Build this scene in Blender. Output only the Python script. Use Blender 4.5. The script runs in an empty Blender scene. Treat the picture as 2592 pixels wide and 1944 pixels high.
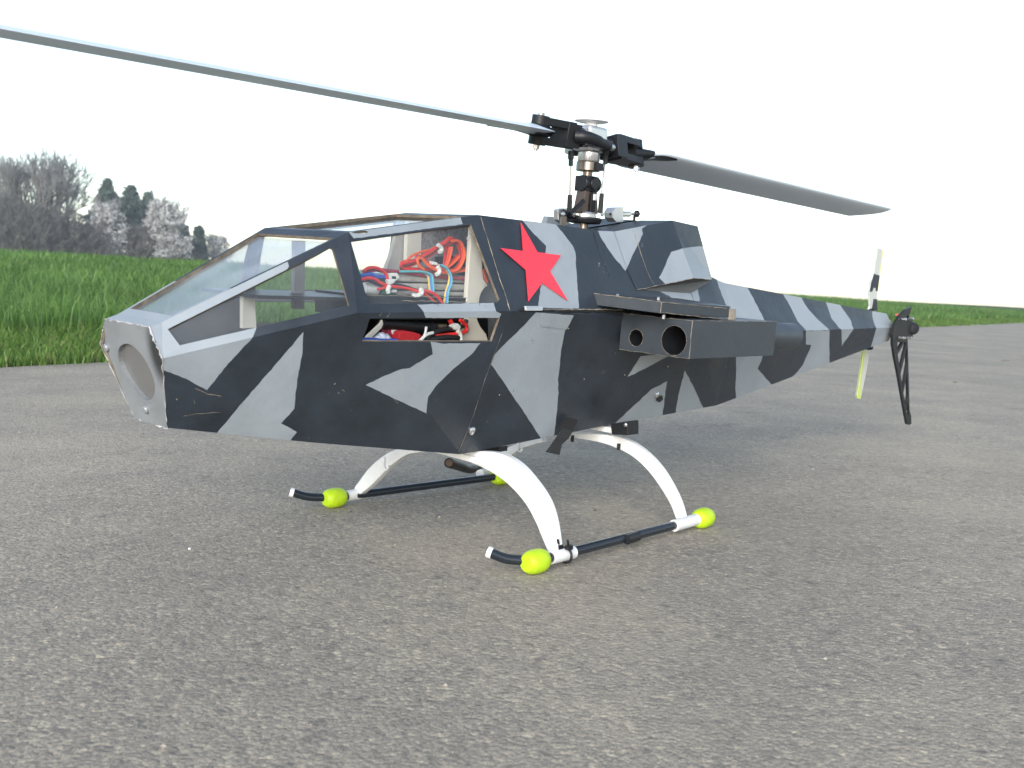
import bpy, bmesh, math, random
import numpy as np
from mathutils import Vector, Matrix
from mathutils.geometry import delaunay_2d_cdt
random.seed(7); RS = np.random.RandomState(11)
SC = bpy.context.scene
COL = SC.collection
H = 0.2                                   # lens height above the road, metres
# ------------------------------------------------------------------ camera
F_PX = 2600.0; PITCH = math.radians(5.3); ROLL = math.radians(2.29)
fw = Vector((0, math.cos(PITCH), -math.sin(PITCH))); rt0 = Vector((1, 0, 0)); up0 = rt0.cross(fw)
rt = rt0*math.cos(ROLL) + up0*math.sin(ROLL); up = -rt0*math.sin(ROLL) + up0*math.cos(ROLL)
cd = bpy.data.cameras.new('camera'); cam = bpy.data.objects.new('camera', cd); COL.objects.link(cam)
cam.matrix_world = Matrix(((rt.x, up.x, -fw.x, 0), (rt.y, up.y, -fw.y, 0), (rt.z, up.z, -fw.z, H), (0, 0, 0, 1)))
cd.sensor_width = 36; cd.lens = 36*F_PX/2592; cd.clip_start = 0.02; cd.clip_end = 3000
cd.dof.use_dof = True; cd.dof.focus_distance = 0.80; cd.dof.aperture_fstop = 22
SC.camera = cam
# ------------------------------------------------------------------ sky, sun, exposure
SUN_EL = math.radians(17); SUN_AZ = math.radians(190)      # azimuth clockwise from +Y: behind the photographer, a little left
w = bpy.data.worlds.new('World'); SC.world = w; w.use_nodes = True
nt = w.node_tree; bgn = nt.nodes['Background']
sky = nt.nodes.new('ShaderNodeTexSky'); sky.sky_type = 'NISHITA'; sky.sun_disc = False
sky.sun_elevation = SUN_EL; sky.sun_rotation = SUN_AZ; sky.air_density = 1.0; sky.dust_density = 0.6; sky.ozone_density = 1.0
hs = nt.nodes.new('ShaderNodeHueSaturation'); hs.inputs['Saturation'].default_value = 0.80
nt.links.new(sky.outputs[0], hs.inputs['Color']); nt.links.new(hs.outputs[0], bgn.inputs[0]); bgn.inputs[1].default_value = 0.13
sd = bpy.data.lights.new('sun', 'SUN'); sun = bpy.data.objects.new('sun', sd); COL.objects.link(sun)
sd.energy = 2.0; sd.angle = math.radians(40); sd.color = (1, .965, .92)
sun_dir = Vector((math.sin(SUN_AZ)*math.cos(SUN_EL), math.cos(SUN_AZ)*math.cos(SUN_EL), math.sin(SUN_EL)))
sun.rotation_euler = sun_dir.to_track_quat('Z', 'Y').to_euler()
SC.view_settings.view_transform = 'Standard'; SC.view_settings.look = 'None'; SC.view_settings.gamma = 1
SC.view_settings.use_curve_mapping = False; SC.view_settings.exposure = 1.25
SC.render.engine = 'CYCLES'
# ------------------------------------------------------------------ sight lines (photo survey -> real planes)
def ray(x, y): return rt*((x-1296)/F_PX) - up*((y-972)/F_PX) + fw
O1 = Vector((0, 0, 1))                    # lens in model units (1 unit = lens height)
def gnd(x, y, z=0.0):
    d = ray(x, y); return O1 + d*((z-1)/d.z)
YAW = math.radians(43.0); TILT = math.radians(2.3)
Lx = Vector((math.sin(YAW), math.cos(YAW), 0)); T0 = Vector((math.cos(YAW), -math.sin(YAW), 0)); Zw = Vector((0, 0, 1))
Tx = T0*math.cos(TILT) - Zw*math.sin(TILT); Zx = Zw*math.cos(TILT) + T0*math.sin(TILT)
MID = (gnd(1356, 1420, .045)+gnd(847, 1260, .045)+gnd(1779, 1310, .045)+gnd(1267, 1205, .045))/4; MID.z = 0
AX = (Lx, Tx, Zx)
def bf(p): d = p - MID; return Vector((d.dot(Lx), d.dot(Tx), d.dot(Zx)))     # world -> body (s, t, z)
OB = bf(O1)
def rb(x, y): d = ray(x, y); return Vector((d.dot(Lx), d.dot(Tx), d.dot(Zx)))
def at(axis, val, x, y):
    d = rb(x, y); return OB + d*((val-OB[axis])/d[axis])
def aT(x, y, t): return at(1, t, x, y)
def aS(x, y, s): return at(0, s, x, y)
def aP(x, y, p, n):
    d = rb(x, y); return OB + d*((p-OB).dot(n)/d.dot(n))
def crop(ox, oy, k): return lambda *pts: [(ox+k*a, oy+k*b) for a, b in pts]
c1 = crop(220, 500, 700/1787); c2 = crop(850, 520, 500/2074); c3 = crop(1150, 520, 700/1843); c4 = crop(1280, 260, 460/2212)
c5 = crop(1700, 600, 700/2111); c6 = crop(700, 1050, 1150/2212); c5b = crop(1500, 720, 500/2183); cj = crop(840, 600, 460/2212)
ch = crop(1480, 540, 400/2212); cr = crop(860, 520, 440/2212); cn = crop(230, 760, 270/1317); cd_ = crop(0, 0, 2592/2212)
cb = crop(1100, 1060, 200/1659); cf = crop(2100, 600, 300/995)
# ------------------------------------------------------------------ materials
def mat(name, col, rough=.5, metal=0, bump=0, bscale=300, var=0, vscale=40, spec=.5, chips=None, coat=0):
    m = bpy.data.materials.new(name); m.use_nodes = True; t = m.node_tree; N = t.nodes; b = N['Principled BSDF']
    b.inputs['Roughness'].default_value = rough; b.inputs['Metallic'].default_value = metal
    b.inputs['Specular IOR Level'].default_value = spec; b.inputs['Coat Weight'].default_value = coat
    b.inputs['Base Color'].default_value = (*col, 1)
    tc = N.new('ShaderNodeTexCoord'); out = None
    if var:
        n = N.new('ShaderNodeTexNoise'); n.inputs['Scale'].default_value = vscale; n.inputs['Detail'].default_value = 6; n.inputs['Roughness'].default_value = .65
        t.links.new(tc.outputs['Object'], n.inputs['Vector'])
        r = N.new('ShaderNodeMapRange'); r.inputs[1].default_value = .3; r.inputs[2].default_value = .7; r.inputs[3].default_value = 1-var; r.inputs[4].default_value = 1+var
        t.links.new(n.outputs[0], r.inputs[0])
        x = N.new('ShaderNodeVectorMath'); x.operation = 'SCALE'; x.inputs[0].default_value = col; t.links.new(r.outputs[0], x.inputs['Scale'])
        out = x.outputs[0]; t.links.new(out, b.inputs['Base Color'])
        r2 = N.new('ShaderNodeMapRange'); r2.inputs[1].default_value = .3; r2.inputs[2].default_value = .7
        r2.inputs[3].default_value = max(.05, rough-.12); r2.inputs[4].default_value = min(1, rough+.12)
        t.links.new(n.outputs[0], r2.inputs[0]); t.links.new(r2.outputs[0], b.inputs['Roughness'])
    if chips:
        ccol, sc, th = chips
        v = N.new('ShaderNodeTexNoise'); v.inputs['Scale'].default_value = sc; v.inputs['Detail'].default_value = 3
        v2 = N.new('ShaderNodeTexNoise'); v2.inputs['Scale'].default_value = sc*.12
        for q in (v, v2): t.links.new(tc.outputs['Object'], q.inputs['Vector'])
        mu = N.new('ShaderNodeMath'); mu.operation = 'MULTIPLY'; t.links.new(v.outputs[0], mu.inputs[0]); t.links.new(v2.outputs[0], mu.inputs[1])
        r = N.new('ShaderNodeMapRange'); r.inputs[1].default_value = th; r.inputs[2].default_value = th+.015; t.links.new(mu.outputs[0], r.inputs[0])
        mx = N.new('ShaderNodeMix'); mx.data_type = 'RGBA'; mx.inputs[6].default_value = (*col, 1); mx.inputs[7].default_value = (*ccol, 1)
        if out: t.links.new(out, mx.inputs[6])
        t.links.new(r.outputs[0], mx.inputs[0]); t.links.new(mx.outputs[2], b.inputs['Base Color'])
    if bump:
        n = N.new('ShaderNodeTexNoise'); n.inputs['Scale'].default_value = bscale; n.inputs['Detail'].default_value = 4
        t.links.new(tc.outputs['Object'], n.inputs['Vector'])
        bp = N.new('ShaderNodeBump'); bp.inputs['Strength'].default_value = bump; bp.inputs['Distance'].default_value = .001
        t.links.new(n.outputs[0], bp.inputs['Height']); t.links.new(bp.outputs[0], b.inputs['Normal'])
    return m
TAN = (.30, .24, .16)
DARK = mat('dark_camouflage_paint', (.020, .027, .038), .46, bump=.3, bscale=220, var=.3, vscale=26, chips=((.26, .23, .18), 420, .462))
LIGHT = mat('light_camouflage_paint', (.265, .30, .335), .5, bump=.3, bscale=220, var=.09, vscale=22, chips=((.10, .11, .12), 380, .468))
INNER = mat('inner_board', (.16, .165, .17), .7, var=.15, vscale=25)
WOOD = mat('bare_board_edge', (.15, .125, .095), .8, bump=.5, bscale=900, var=.45, vscale=160)
RED = mat('red_foil', (.82, .04, .065), .22, bump=.25, bscale=50, var=.05)
SILV = mat('silver_spray', (.27, .29, .31), .38, metal=.35, bump=.3, bscale=700, var=.12, vscale=30, chips=((.7, .66, .62), 300, .47))
STEEL = mat('bright_steel', (.62, .62, .63), .25, metal=.9)
ALU = mat('turned_aluminium', (.72, .72, .74), .32, metal=.85, var=.05)
BRASS = mat('bronze_steel', (.20, .17, .15), .3, metal=.8)
BPL = mat('black_plastic', (.012, .013, .016), .42, spec=.35, bump=.15, bscale=600)
BPOD = mat('dark_pod_paint', (.036, .045, .056), .45, bump=.2, bscale=300, var=.12, chips=((.35, .32, .27), 500, .49))
WPL = mat('white_plastic', (.70, .71, .72), .42, var=.07, vscale=60)
CREAM = mat('cream_plastic', (.66, .63, .56), .5, var=.05)
CARB = mat('carbon_tube', (.015, .020, .028), .22)
LIME = mat('lime_rubber', (.43, .64, .012), .45, var=.12, vscale=120, bump=.3, bscale=900)
BLADE = mat('grey_composite_blade', (.62, .70, .79), .38, var=.04, vscale=8)
GREYP = mat('grey_plate', (.36, .35, .34), .6, var=.15, vscale=60)
FOAM = mat('speckled_grey_foam', (.21, .20, .21), .8, var=.5, vscale=320)
SHRINK = mat('battery_shrink_wrap', (.42, .40, .37), .22, bump=.4, bscale=60, var=.25, vscale=30)
WRED = mat('red_wire', (.72, .035, .03), .3); WBLK = mat('black_wire', (.02, .02, .022), .35); WORA = mat('orange_wire', (.78, .12, .03), .35)
WBLU = mat('blue_wire', (.07, .22, .55), .35); WYEL = mat('yellow_wire', (.75, .52, .08), .35); WBRN = mat('brown_wire', (.13, .05, .035), .35); WPNK = mat('dark_red_wire', (.30, .03, .06), .35)
NYL = mat('clear_nylon', (.68, .68, .66), .3); GRN = mat('green_board', (.03, .19, .13), .4); BLUE = mat('blue_plastic', (.04, .1, .5), .35)
VEL = mat('red_hook_tape', (.55, .02, .03), .8, bump=1, bscale=700)
TAPE = mat('black_tape', (.010, .010, .011), .45); TWHITE = mat('white_tail_blade', (.50, .52, .50), .4); TNAVY = mat('navy_tail_blade', (.006, .008, .03), .35)
TEAL = mat('lime_edge', (.48, .58, .16), .4); RPL = mat('red_plastic', (.7, .06, .03), .4)
def glassmat(name, tint, haze, gloss):
    m = bpy.data.materials.new(name); m.use_nodes = True; t = m.node_tree; N = t.nodes; N.remove(N['Principled BSDF']); out = N['Material Output']
    tr = N.new('ShaderNodeBsdfTransparent'); tr.inputs[0].default_value = (*tint, 1)
    gl = N.new('ShaderNodeBsdfGlossy'); gl.inputs['Roughness'].default_value = .04
    df = N.new('ShaderNodeBsdfDiffuse'); df.inputs[0].default_value = (.75, .8, .88, 1)
    fr = N.new('ShaderNodeFresnel'); ge = N.new('ShaderNodeNewGeometry'); im = N.new('ShaderNodeMapRange'); im.inputs[3].default_value = 1.45; im.inputs[4].default_value = 1/1.45
    t.links.new(ge.outputs['Backfacing'], im.inputs[0]); t.links.new(im.outputs[0], fr.inputs[0])
    mr = N.new('ShaderNodeMath'); mr.operation = 'MULTIPLY'; mr.inputs[1].default_value = gloss; t.links.new(fr.outputs[0], mr.inputs[0])
    m1 = N.new('ShaderNodeMixShader'); m2 = N.new('ShaderNodeMixShader')
    no = N.new('ShaderNodeTexNoise'); no.inputs['Scale'].default_value = 25; tc = N.new('ShaderNodeTexCoord'); t.links.new(tc.outputs['Object'], no.inputs['Vector'])
    hz = N.new('ShaderNodeMath'); hz.operation = 'MULTIPLY'; hz.inputs[1].default_value = haze*2; t.links.new(no.outputs[0], hz.inputs[0]); t.links.new(hz.outputs[0], m1.inputs[0])
    t.links.new(tr.outputs[0], m1.inputs[1]); t.links.new(df.outputs[0], m1.inputs[2])
    t.links.new(mr.outputs[0], m2.inputs[0]); t.links.new(m1.outputs[0], m2.inputs[1]); t.links.new(gl.outputs[0], m2.inputs[2]); t.links.new(m2.outputs[0], out.inputs[0])
    return m
GLASS = glassmat('clear_acrylic', (.93, .95, .96), .14, 1.0); GLASS2 = glassmat('clear_side_acrylic', (.97, .98, .98), .025, .6)
# ------------------------------------------------------------------ object helpers
def tag(o, label=None, cat=None, group=None, kind=None):
    for k, v in (('label', label), ('category', cat), ('group', group), ('kind', kind)):
        if v: o[k] = v
    return o
def mesh_obj(name, verts, faces, mats, idx=None, parent=None, smooth=False, fix=True):
    me = bpy.data.meshes.new(name); me.from_pydata([tuple(v) for v in verts], [], faces)
    for m in (mats if isinstance(mats, (list, tuple)) else [mats]): me.materials.append(m)
    if idx is not None: me.polygons.foreach_set('material_index', idx)
    if fix:
        bm = bmesh.new(); bm.from_mesh(me); bmesh.ops.recalc_face_normals(bm, faces=bm.faces); bm.to_mesh(me); bm.free()
    me.polygons.foreach_set('use_smooth', [smooth]*len(me.polygons)); me.update()
    o = bpy.data.objects.new(name, me); COL.objects.link(o)
    if parent: o.parent = parent
    return o
def loc(p): return Vector((p[0]*H, -p[1]*H, p[2]*H))     # body units -> local metres of the helicopter
class MB:                                                # collects shapes given in body units
    def __init__(s): s.v = []; s.f = []; s.i = []; s.m = []
    def _m(s, m):
        if m not in s.m: s.m.append(m)
        return s.m.index(m)
    def add(s, vs, fs, m):
        k = len(s.v); s.v += [Vector(v) for v in vs]; s.f += [tuple(a+k for a in f) for f in fs]; s.i += [s._m(m)]*len(fs); return s
    def box8(s, p, m): return s.add(p, [(0, 1, 2, 3), (4, 7, 6, 5), (0, 4, 5, 1), (1, 5, 6, 2), (2, 6, 7, 3), (3, 7, 4, 0)], m)
    def box(s, a, b, m):
        (x0, y0, z0), (x1, y1, z1) = a, b
        return s.box8([(x0, y0, z0), (x1, y0, z0), (x1, y1, z0), (x0, y1, z0), (x0, y0, z1), (x1, y0, z1), (x1, y1, z1), (x0, y1, z1)], m)
    def extr(s, poly, off, m):                           # polygon of 3D points extruded by a vector
        n = len(poly); poly = [Vector(p) for p in poly]; off = Vector(off)
        return s.add(poly+[p+off for p in poly], [tuple(range(n)), tuple(range(2*n-1, n-1, -1))]+[(i, (i+1) % n, n+(i+1) % n, n+i) for i in range(n)], m)
    def tube(s, pts, r, m, seg=12, cap=True, flat=1.0, nrm=None):
        pts = [Vector(p) for p in pts]; n = len(pts); rr = r if isinstance(r, (list, tuple)) else [r]*n
        vs = []; prev = None
        for i, p in enumerate(pts):
            d = (pts[min(i+1, n-1)]-pts[max(i-1, 0)]); d = d.normalized() if d.length > 1e-9 else Vector((0, 0, 1))
            a = (prev if prev else (Vector(nrm) if nrm else (Vector((0, 0, 1)) if abs(d.z) < .9 else Vector((1, 0, 0))))); a = (a-d*a.dot(d)).normalized(); prev = a; b = d.cross(a)
            vs += [p+(a*math.cos(q)+b*math.sin(q)*flat)*rr[i] for q in [2*math.pi*j/seg for j in range(seg)]]
        fs = [(i*seg+j, i*seg+(j+1) % seg, (i+1)*seg+(j+1) % seg, (i+1)*seg+j) for i in range(n-1) for j in range(seg)]
        if cap: fs += [tuple(range(seg))[::-1], tuple((n-1)*seg+j for j in range(seg))]
        return s.add(vs, fs, m)
    def cyl(s, a, b, r, m, seg=24): return s.tube([a, b], r, m, seg)
    def lathe(s, c, prof, m, axis=(0, 0, 1), seg=28):    # prof: (distance along axis, radius)
        c = Vector(c); ax = Vector(axis).normalized(); return s.tube([c+ax*(h+i*1e-6) for i, (h, r) in enumerate(prof)], [max(r, 1e-5) for h, r in prof], m, seg)
    def build(s, name, parent, smooth=False, bevel=0, label=None, edge=35):
        o = mesh_obj(name, [loc(v) for v in s.v], s.f, s.m, s.i, parent, False)
        if smooth:
            me = o.data; me.polygons.foreach_set('use_smooth', [True]*len(me.polygons))
            me.set_sharp_from_angle(angle=math.radians(edge))
        if bevel:
            b = o.modifiers.new('bevel', 'BEVEL'); b.width = bevel*H; b.segments = 2; b.limit_method = 'ANGLE'; b.angle_limit = math.radians(40)
        if label: o['label'] = label
        return o
def mirror_of(o, parent=None, label=None):               # same mesh reflected in the centre plane, with its children
    c = o.copy(); COL.objects.link(c); c.parent = parent or o.parent
    if not parent: c.scale = (1, -1, 1)
    if label: c['label'] = label
    for k in o.children: mirror_of(k, c)
    return c
def spl(pts, n=6):                                       # Catmull-Rom through points
    P = [Vector(p) for p in pts]; P = [P[0]*2-P[1]]+P+[P[-1]*2-P[-2]]; out = []
    for i in range(1, len(P)-2):
        a, b, c, d = P[i-1:i+3]
        for k in range(n):
            u = k/n; out.append(.5*((2*b)+(c-a)*u+(2*a-5*b+4*c-d)*u*u+(3*b-a-3*c+d)*u**3))
    return out+[P[-2]]
# ------------------------------------------------------------------ painted sheets: facets cut by paint edges and openings
def inpoly(p, poly):
    x, y = p; c = False; j = len(poly)-1
    for i in range(len(poly)):
        a, b = poly[i], poly[j]
        if (a[1] > y) != (b[1] > y) and x < (b[0]-a[0])*(y-a[1])/(b[1]-a[1])+a[0]: c = not c
        j = i
    return c
class Sheet:
    def __init__(s, keys, tris, ax): s.K = [Vector(k) for k in keys]; s.T = tris; s.a, s.b, s.c = ax
    def p2(s, v): return (v[s.a], v[s.b])
    def bary(s, tri, q):
        A, B, C = [s.p2(s.K[i]) for i in tri]; d = (B[1]-C[1])*(A[0]-C[0])+(C[0]-B[0])*(A[1]-C[1])
        u = ((B[1]-C[1])*(q[0]-C[0])+(C[0]-B[0])*(q[1]-C[1]))/d; v = ((C[1]-A[1])*(q[0]-C[0])+(A[0]-C[0])*(q[1]-C[1]))/d
        return u, v, 1-u-v
    def best(s, q):
        bb = max(((min(s.bary(t, q)), t) for t in s.T), key=lambda z: z[0]); return bb
    def lift(s, q):
        t = s.best(q)[1]; u = s.bary(t, q); c = sum(u[i]*s.K[t[i]][s.c] for i in range(3))
        v = Vector((0, 0, 0)); v[s.a] = q[0]; v[s.b] = q[1]; v[s.c] = c; return v
    def hit(s, x, y):
        best = None
        for t in s.T:
            A, B, C = [s.K[i] for i in t]; n = (B-A).cross(C-A).normalized(); p = aP(x, y, A, n); m = min(s.bary(t, s.p2(p)))
            if best is None or m > best[0]: best = (m, p)
        return best[1]
    def q(s, pt): return s.p2(pt) if len(pt) == 3 else s.p2(s.hit(*pt))
    def build(s, paints=(), holes=(), rough=.9, step=9):
        V = [Vector(s.p2(k)) for k in s.K]; E = []
        for t in s.T: E += [(t[0], t[1]), (t[1], t[2]), (t[2], t[0])]
        def addpoly(P):
            k = len(V); V.extend(Vector(p) for p in P); E.extend((k+i, k+(i+1) % len(P)) for i in range(len(P)))
        PP = []
        for m, poly in paints:
            out = []
            for i in range(len(poly)):
                a, b = poly[i], poly[(i+1) % len(poly)]
                if len(a) == 3: out.append(s.q(a)); continue
                n = max(1, int(math.hypot(b[0]-a[0], b[1]-a[1])/step))
                for k in range(n):
                    j = rough if k else 0
                    out.append(s.q((a[0]+(b[0]-a[0])*k/n+random.uniform(-j, j), a[1]+(b[1]-a[1])*k/n+random.uniform(-j, j))))
            PP.append((m, out)); addpoly(out)
        HH = [[s.q(p) for p in h] for h in holes]
        for h in HH: addpoly(h)
        r = delaunay_2d_cdt(V, E, [], 0, 1e-6); vs = [s.lift((v.x, v.y)) for v in r[0]]; fs = []; mi = []
        for f in r[2]:
            c = (sum(r[0][i].x for i in f)/3, sum(r[0][i].y for i in f)/3)
            if s.best(c)[0] < -1e-6 or any(inpoly(c, h) for h in HH): continue
            m = 0
            for k, P in PP:
                if inpoly(c, P): m = k
            fs.append(tuple(f)); mi.append(m)
        return vs, fs, mi
def orient(vs, fs, outward):
    out = []
    for f in fs:
        a, b, c = vs[f[0]], vs[f[1]], vs[f[2]]; n = (b-a).cross(c-a)
        out.append(f if n.dot(outward) > 0 else f[::-1])
    return out
class Shell:                                             # joins sheets; one mesh, made thick inwards
    def __init__(s): s.v = []; s.f = []; s.m = []
    def add(s, vs, fs, mi, outward):
        fs = orient(vs, fs, Vector(outward)); k = len(s.v); s.v += vs; s.f += [tuple(i+k for i in f) for f in fs]; s.m += mi
    def both(s, vs, fs, mi, outward):
        s.add(vs, fs, mi, outward); s.add([Vector((v[0], -v[1], v[2])) for v in vs], fs, mi, (outward[0], -outward[1], outward[2]))
    def build(s, name, parent, mats, thick, rim, inner=0):
        # body (s,t,z) is left handed, local metres (s,-t,z) right handed: flip the winding
        me = bpy.data.meshes.new(name); me.from_pydata([loc(v) for v in s.v], [], [f[::-1] for f in s.f])
        for m in mats: me.materials.append(m)
        me.polygons.foreach_set('material_index', s.m)
        bm = bmesh.new(); bm.from_mesh(me); bmesh.ops.remove_doubles(bm, verts=bm.verts, dist=.00015); bm.to_mesh(me); bm.free(); me.update()
        o = bpy.data.objects.new(name, me); COL.objects.link(o); o.parent = parent
        md = o.modifiers.new('board', 'SOLIDIFY'); md.thickness = thick*H; md.offset = -1; md.material_offset_rim = rim; md.material_offset = inner; md.use_even_offset = False; md.use_rim = True
        return o

# ================================================================== SETTING
def noise2(x, y, seed=0):
    r = np.random.RandomState(seed); out = np.zeros_like(x)
    for k in range(6):
        a, b, c = r.uniform(-1, 1, 3); f = .6*1.7**k; out += np.sin(x*f*(a+1.2)+y*f*b*1.5+c*9)*np.cos(y*f*(c+1.1)-x*f*a+b*7)/1.6**k
    return out
e0 = gnd(0, 930)*H; e1 = gnd(2300, 830)*H; e0.z = e1.z = 0
ED = (e1-e0).normalized(); EN = Vector((-ED.y, ED.x, 0))             # along the road edge; away from the road
def zfield(u, d):                                                     # terrain height, u along the edge, d beyond it
    dd = np.clip(d, 0, None)
    z = .012*np.minimum(dd, .4)/.4 + np.clip(dd-.35, 0, 9)*.034 + np.clip(dd-9.35, 0, 40)*.0
    z = z - np.clip(dd-14, 0, 500)*.004
    z += .012*noise2(u*.5, d*.8, 3)*np.clip(dd-.3, 0, 1)
    z += .0 * u
    return np.where(d < 0, -.02, z+.004)
def roadmat():
    m = bpy.data.materials.new('worn_asphalt'); m.use_nodes = True; t = m.node_tree; N = t.nodes; b = N['Principled BSDF']; Lk = t.links.new
    g = N.new('ShaderNodeNewGeometry'); mp = N.new('ShaderNodeMapping'); Lk(g.outputs['Position'], mp.inputs[0])
    mp.inputs['Scale'].default_value = (1, 1, 1)
    def noise(sc, det, rough=.6):
        n = N.new('ShaderNodeTexNoise'); n.inputs['Scale'].default_value = sc; n.inputs['Detail'].default_value = det; n.inputs['Roughness'].default_value = rough; Lk(mp.outputs[0], n.inputs['Vector']); return n
    def ramp(src, pts):
        r = N.new('ShaderNodeValToRGB'); e = r.color_ramp.elements
        while len(e) < len(pts): e.new(.5)
        for i, (p, c) in enumerate(pts): e[i].position = p; e[i].color = (*c, 1)
        Lk(src, r.inputs[0]); return r
    def mix(f, a, c, mode='MIX'):
        x = N.new('ShaderNodeMix'); x.data_type = 'RGBA'; x.blend_type = mode
        if isinstance(f, float): x.inputs[0].default_value = f
        else: Lk(f, x.inputs[0])
        for s, q in ((6, a), (7, c)):
            if isinstance(q, tuple): x.inputs[s].default_value = (*q, 1)
            else: Lk(q, x.inputs[s])
        return x.outputs[2]
    wn = noise(260, 3); 
    def vor(sc, warp):
        v = N.new('ShaderNodeTexVoronoi'); v.inputs['Scale'].default_value = sc
        a = N.new('ShaderNodeVectorMath'); a.operation = 'SCALE'; Lk(wn.outputs['Color'], a.inputs[0]); a.inputs['Scale'].default_value = warp
        c = N.new('ShaderNodeVectorMath'); Lk(mp.outputs[0], c.inputs[0]); Lk(a.outputs[0], c.inputs[1]); Lk(c.outputs[0], v.inputs['Vector']); return v
    v1 = vor(330, .0025); v2 = vor(700, .0012)
    def bw(v):
        s = N.new('ShaderNodeSeparateColor'); Lk(v.outputs['Color'], s.inputs[0]); return s.outputs[0]
    base = ramp(noise(3.1, 9, .72).outputs[0], [(.36, (.145, .137, .128)), (.5, (.195, .181, .162)), (.64, (.275, .250, .212))]).outputs[0]
    st1 = ramp(bw(v1), [(0, (.07, .072, .075)), (.25, (.15, .145, .138)), (.6, (.20, .188, .17)), (.86, (.27, .25, .215)), (.95, (.46, .42, .34))]).outputs[0]
    st2 = ramp(bw(v2), [(0, (.09, .09, .092)), (.5, (.17, .162, .15)), (.9, (.26, .245, .215)), (.97, (.42, .385, .32))]).outputs[0]
    c = mix(.5, st1, st2); c = mix(.50, c, base)
    grit = ramp(noise(900, 3).outputs[0], [(.35, (.72, .72, .72)), (.65, (1.25, 1.25, 1.25))]).outputs[0]; c = mix(1.0, c, grit, 'MULTIPLY')
    # pale flakes where the binder has worn off, in loose patches
    fl = noise(160, 4, .65); ps = ramp(fl.outputs[0], [(.59, (0, 0, 0)), (.63, (1, 1, 1))]).outputs[0]
    pt = ramp(noise(7, 3).outputs[0], [(.42, (.1, .1, .1)), (.62, (1, 1, 1))]).outputs[0]
    fm = N.new('ShaderNodeMath'); fm.operation = 'MULTIPLY'; Lk(ps, fm.inputs[0]); Lk(pt, fm.inputs[1]); fm2 = N.new('ShaderNodeMath'); fm2.operation = 'MULTIPLY'; fm2.inputs[1].default_value = .5; Lk(fm.outputs[0], fm2.inputs[0])
    c = mix(fm2.outputs[0], c, (.50, .45, .36))
    dust = ramp(noise(2.3, 6, .6).outputs[0], [(.50, (0, 0, 0)), (.64, (.32, .32, .32))]).outputs[0]; c = mix(dust, c, (.31, .28, .235))
    oil = ramp(noise(4.1, 7, .75).outputs[0], [(.30, (.70, .71, .74)), (.42, (1, 1, 1))]).outputs[0]; c = mix(1.0, c, oil, 'MULTIPLY')
    cv = N.new('ShaderNodeTexVoronoi'); cv.feature = 'DISTANCE_TO_EDGE'; cv.inputs['Scale'].default_value = .9; cw = N.new('ShaderNodeVectorMath'); cw.operation = 'SCALE'; cw.inputs['Scale'].default_value = .35
    cnz = noise(6, 8, .7); Lk(cnz.outputs['Color'], cw.inputs[0]); ca = N.new('ShaderNodeVectorMath'); Lk(mp.outputs[0], ca.inputs[0]); Lk(cw.outputs[0], ca.inputs[1]); Lk(ca.outputs[0], cv.inputs['Vector'])
    ck = ramp(cv.outputs['Distance'], [(0, (.5, .5, .5)), (.0035, (1, 1, 1))]).outputs[0]; cm = ramp(noise(1.1, 3).outputs[0], [(.50, (0, 0, 0)), (.56, (.8, .8, .8))]).outputs[0]; c = mix(cm, c, mix(1.0, c, ck, 'MULTIPLY'))
    dark = ramp(noise(80, 5, .7).outputs[0], [(.32, (.55, .57, .62)), (.46, (1, 1, 1))]).outputs[0]; c = mix(.8, c, dark, 'MULTIPLY')
    warm = N.new('ShaderNodeVectorMath'); warm.operation = 'MULTIPLY'; Lk(c, warm.inputs[0]); warm.inputs[1].default_value = (1.68, 1.56, 1.40); Lk(warm.outputs[0], b.inputs['Base Color']); b.inputs['Roughness'].default_value = .82; b.inputs['Specular IOR Level'].default_value = .35
    h1 = N.new('ShaderNodeMath'); h1.operation = 'MULTIPLY'; h1.inputs[1].default_value = -1; Lk(v1.outputs['Distance'], h1.inputs[0])
    h2 = N.new('ShaderNodeMath'); h2.operation = 'ADD'; Lk(h1.outputs[0], h2.inputs[0]); Lk(noise(500, 5).outputs[0], h2.inputs[1])
    bp = N.new('ShaderNodeBump'); bp.inputs['Strength'].default_value = .55; bp.inputs['Distance'].default_value = .0014; Lk(h2.outputs[0], bp.inputs['Height']); Lk(bp.outputs[0], b.inputs['Normal'])
    return m
ROAD = roadmat()
def en(u, d, z=0): return e0+ED*u+EN*d+Vector((0, 0, z))
nr = 160; U = np.concatenate([np.linspace(-60, -6, 14), np.linspace(-5.5, 25, 120), np.linspace(27, 300, 26)])
vs = []; fs = []
edge_d = .025*np.sin(U*5.1)+.02*np.sin(U*13+1)+.012*np.sin(U*31)
for i, u_ in enumerate(U):
    vs += [en(u_, -9), en(u_, -3.6), en(u_, float(edge_d[i])), en(u_, float(edge_d[i])+.001, -.03)]
for i in range(len(U)-1):
    for k in range(3): fs.append((i*4+k, (i+1)*4+k, (i+1)*4+k+1, i*4+k+1))
road = mesh_obj('road', vs, fs, ROAD); tag(road, kind='structure')
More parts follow.
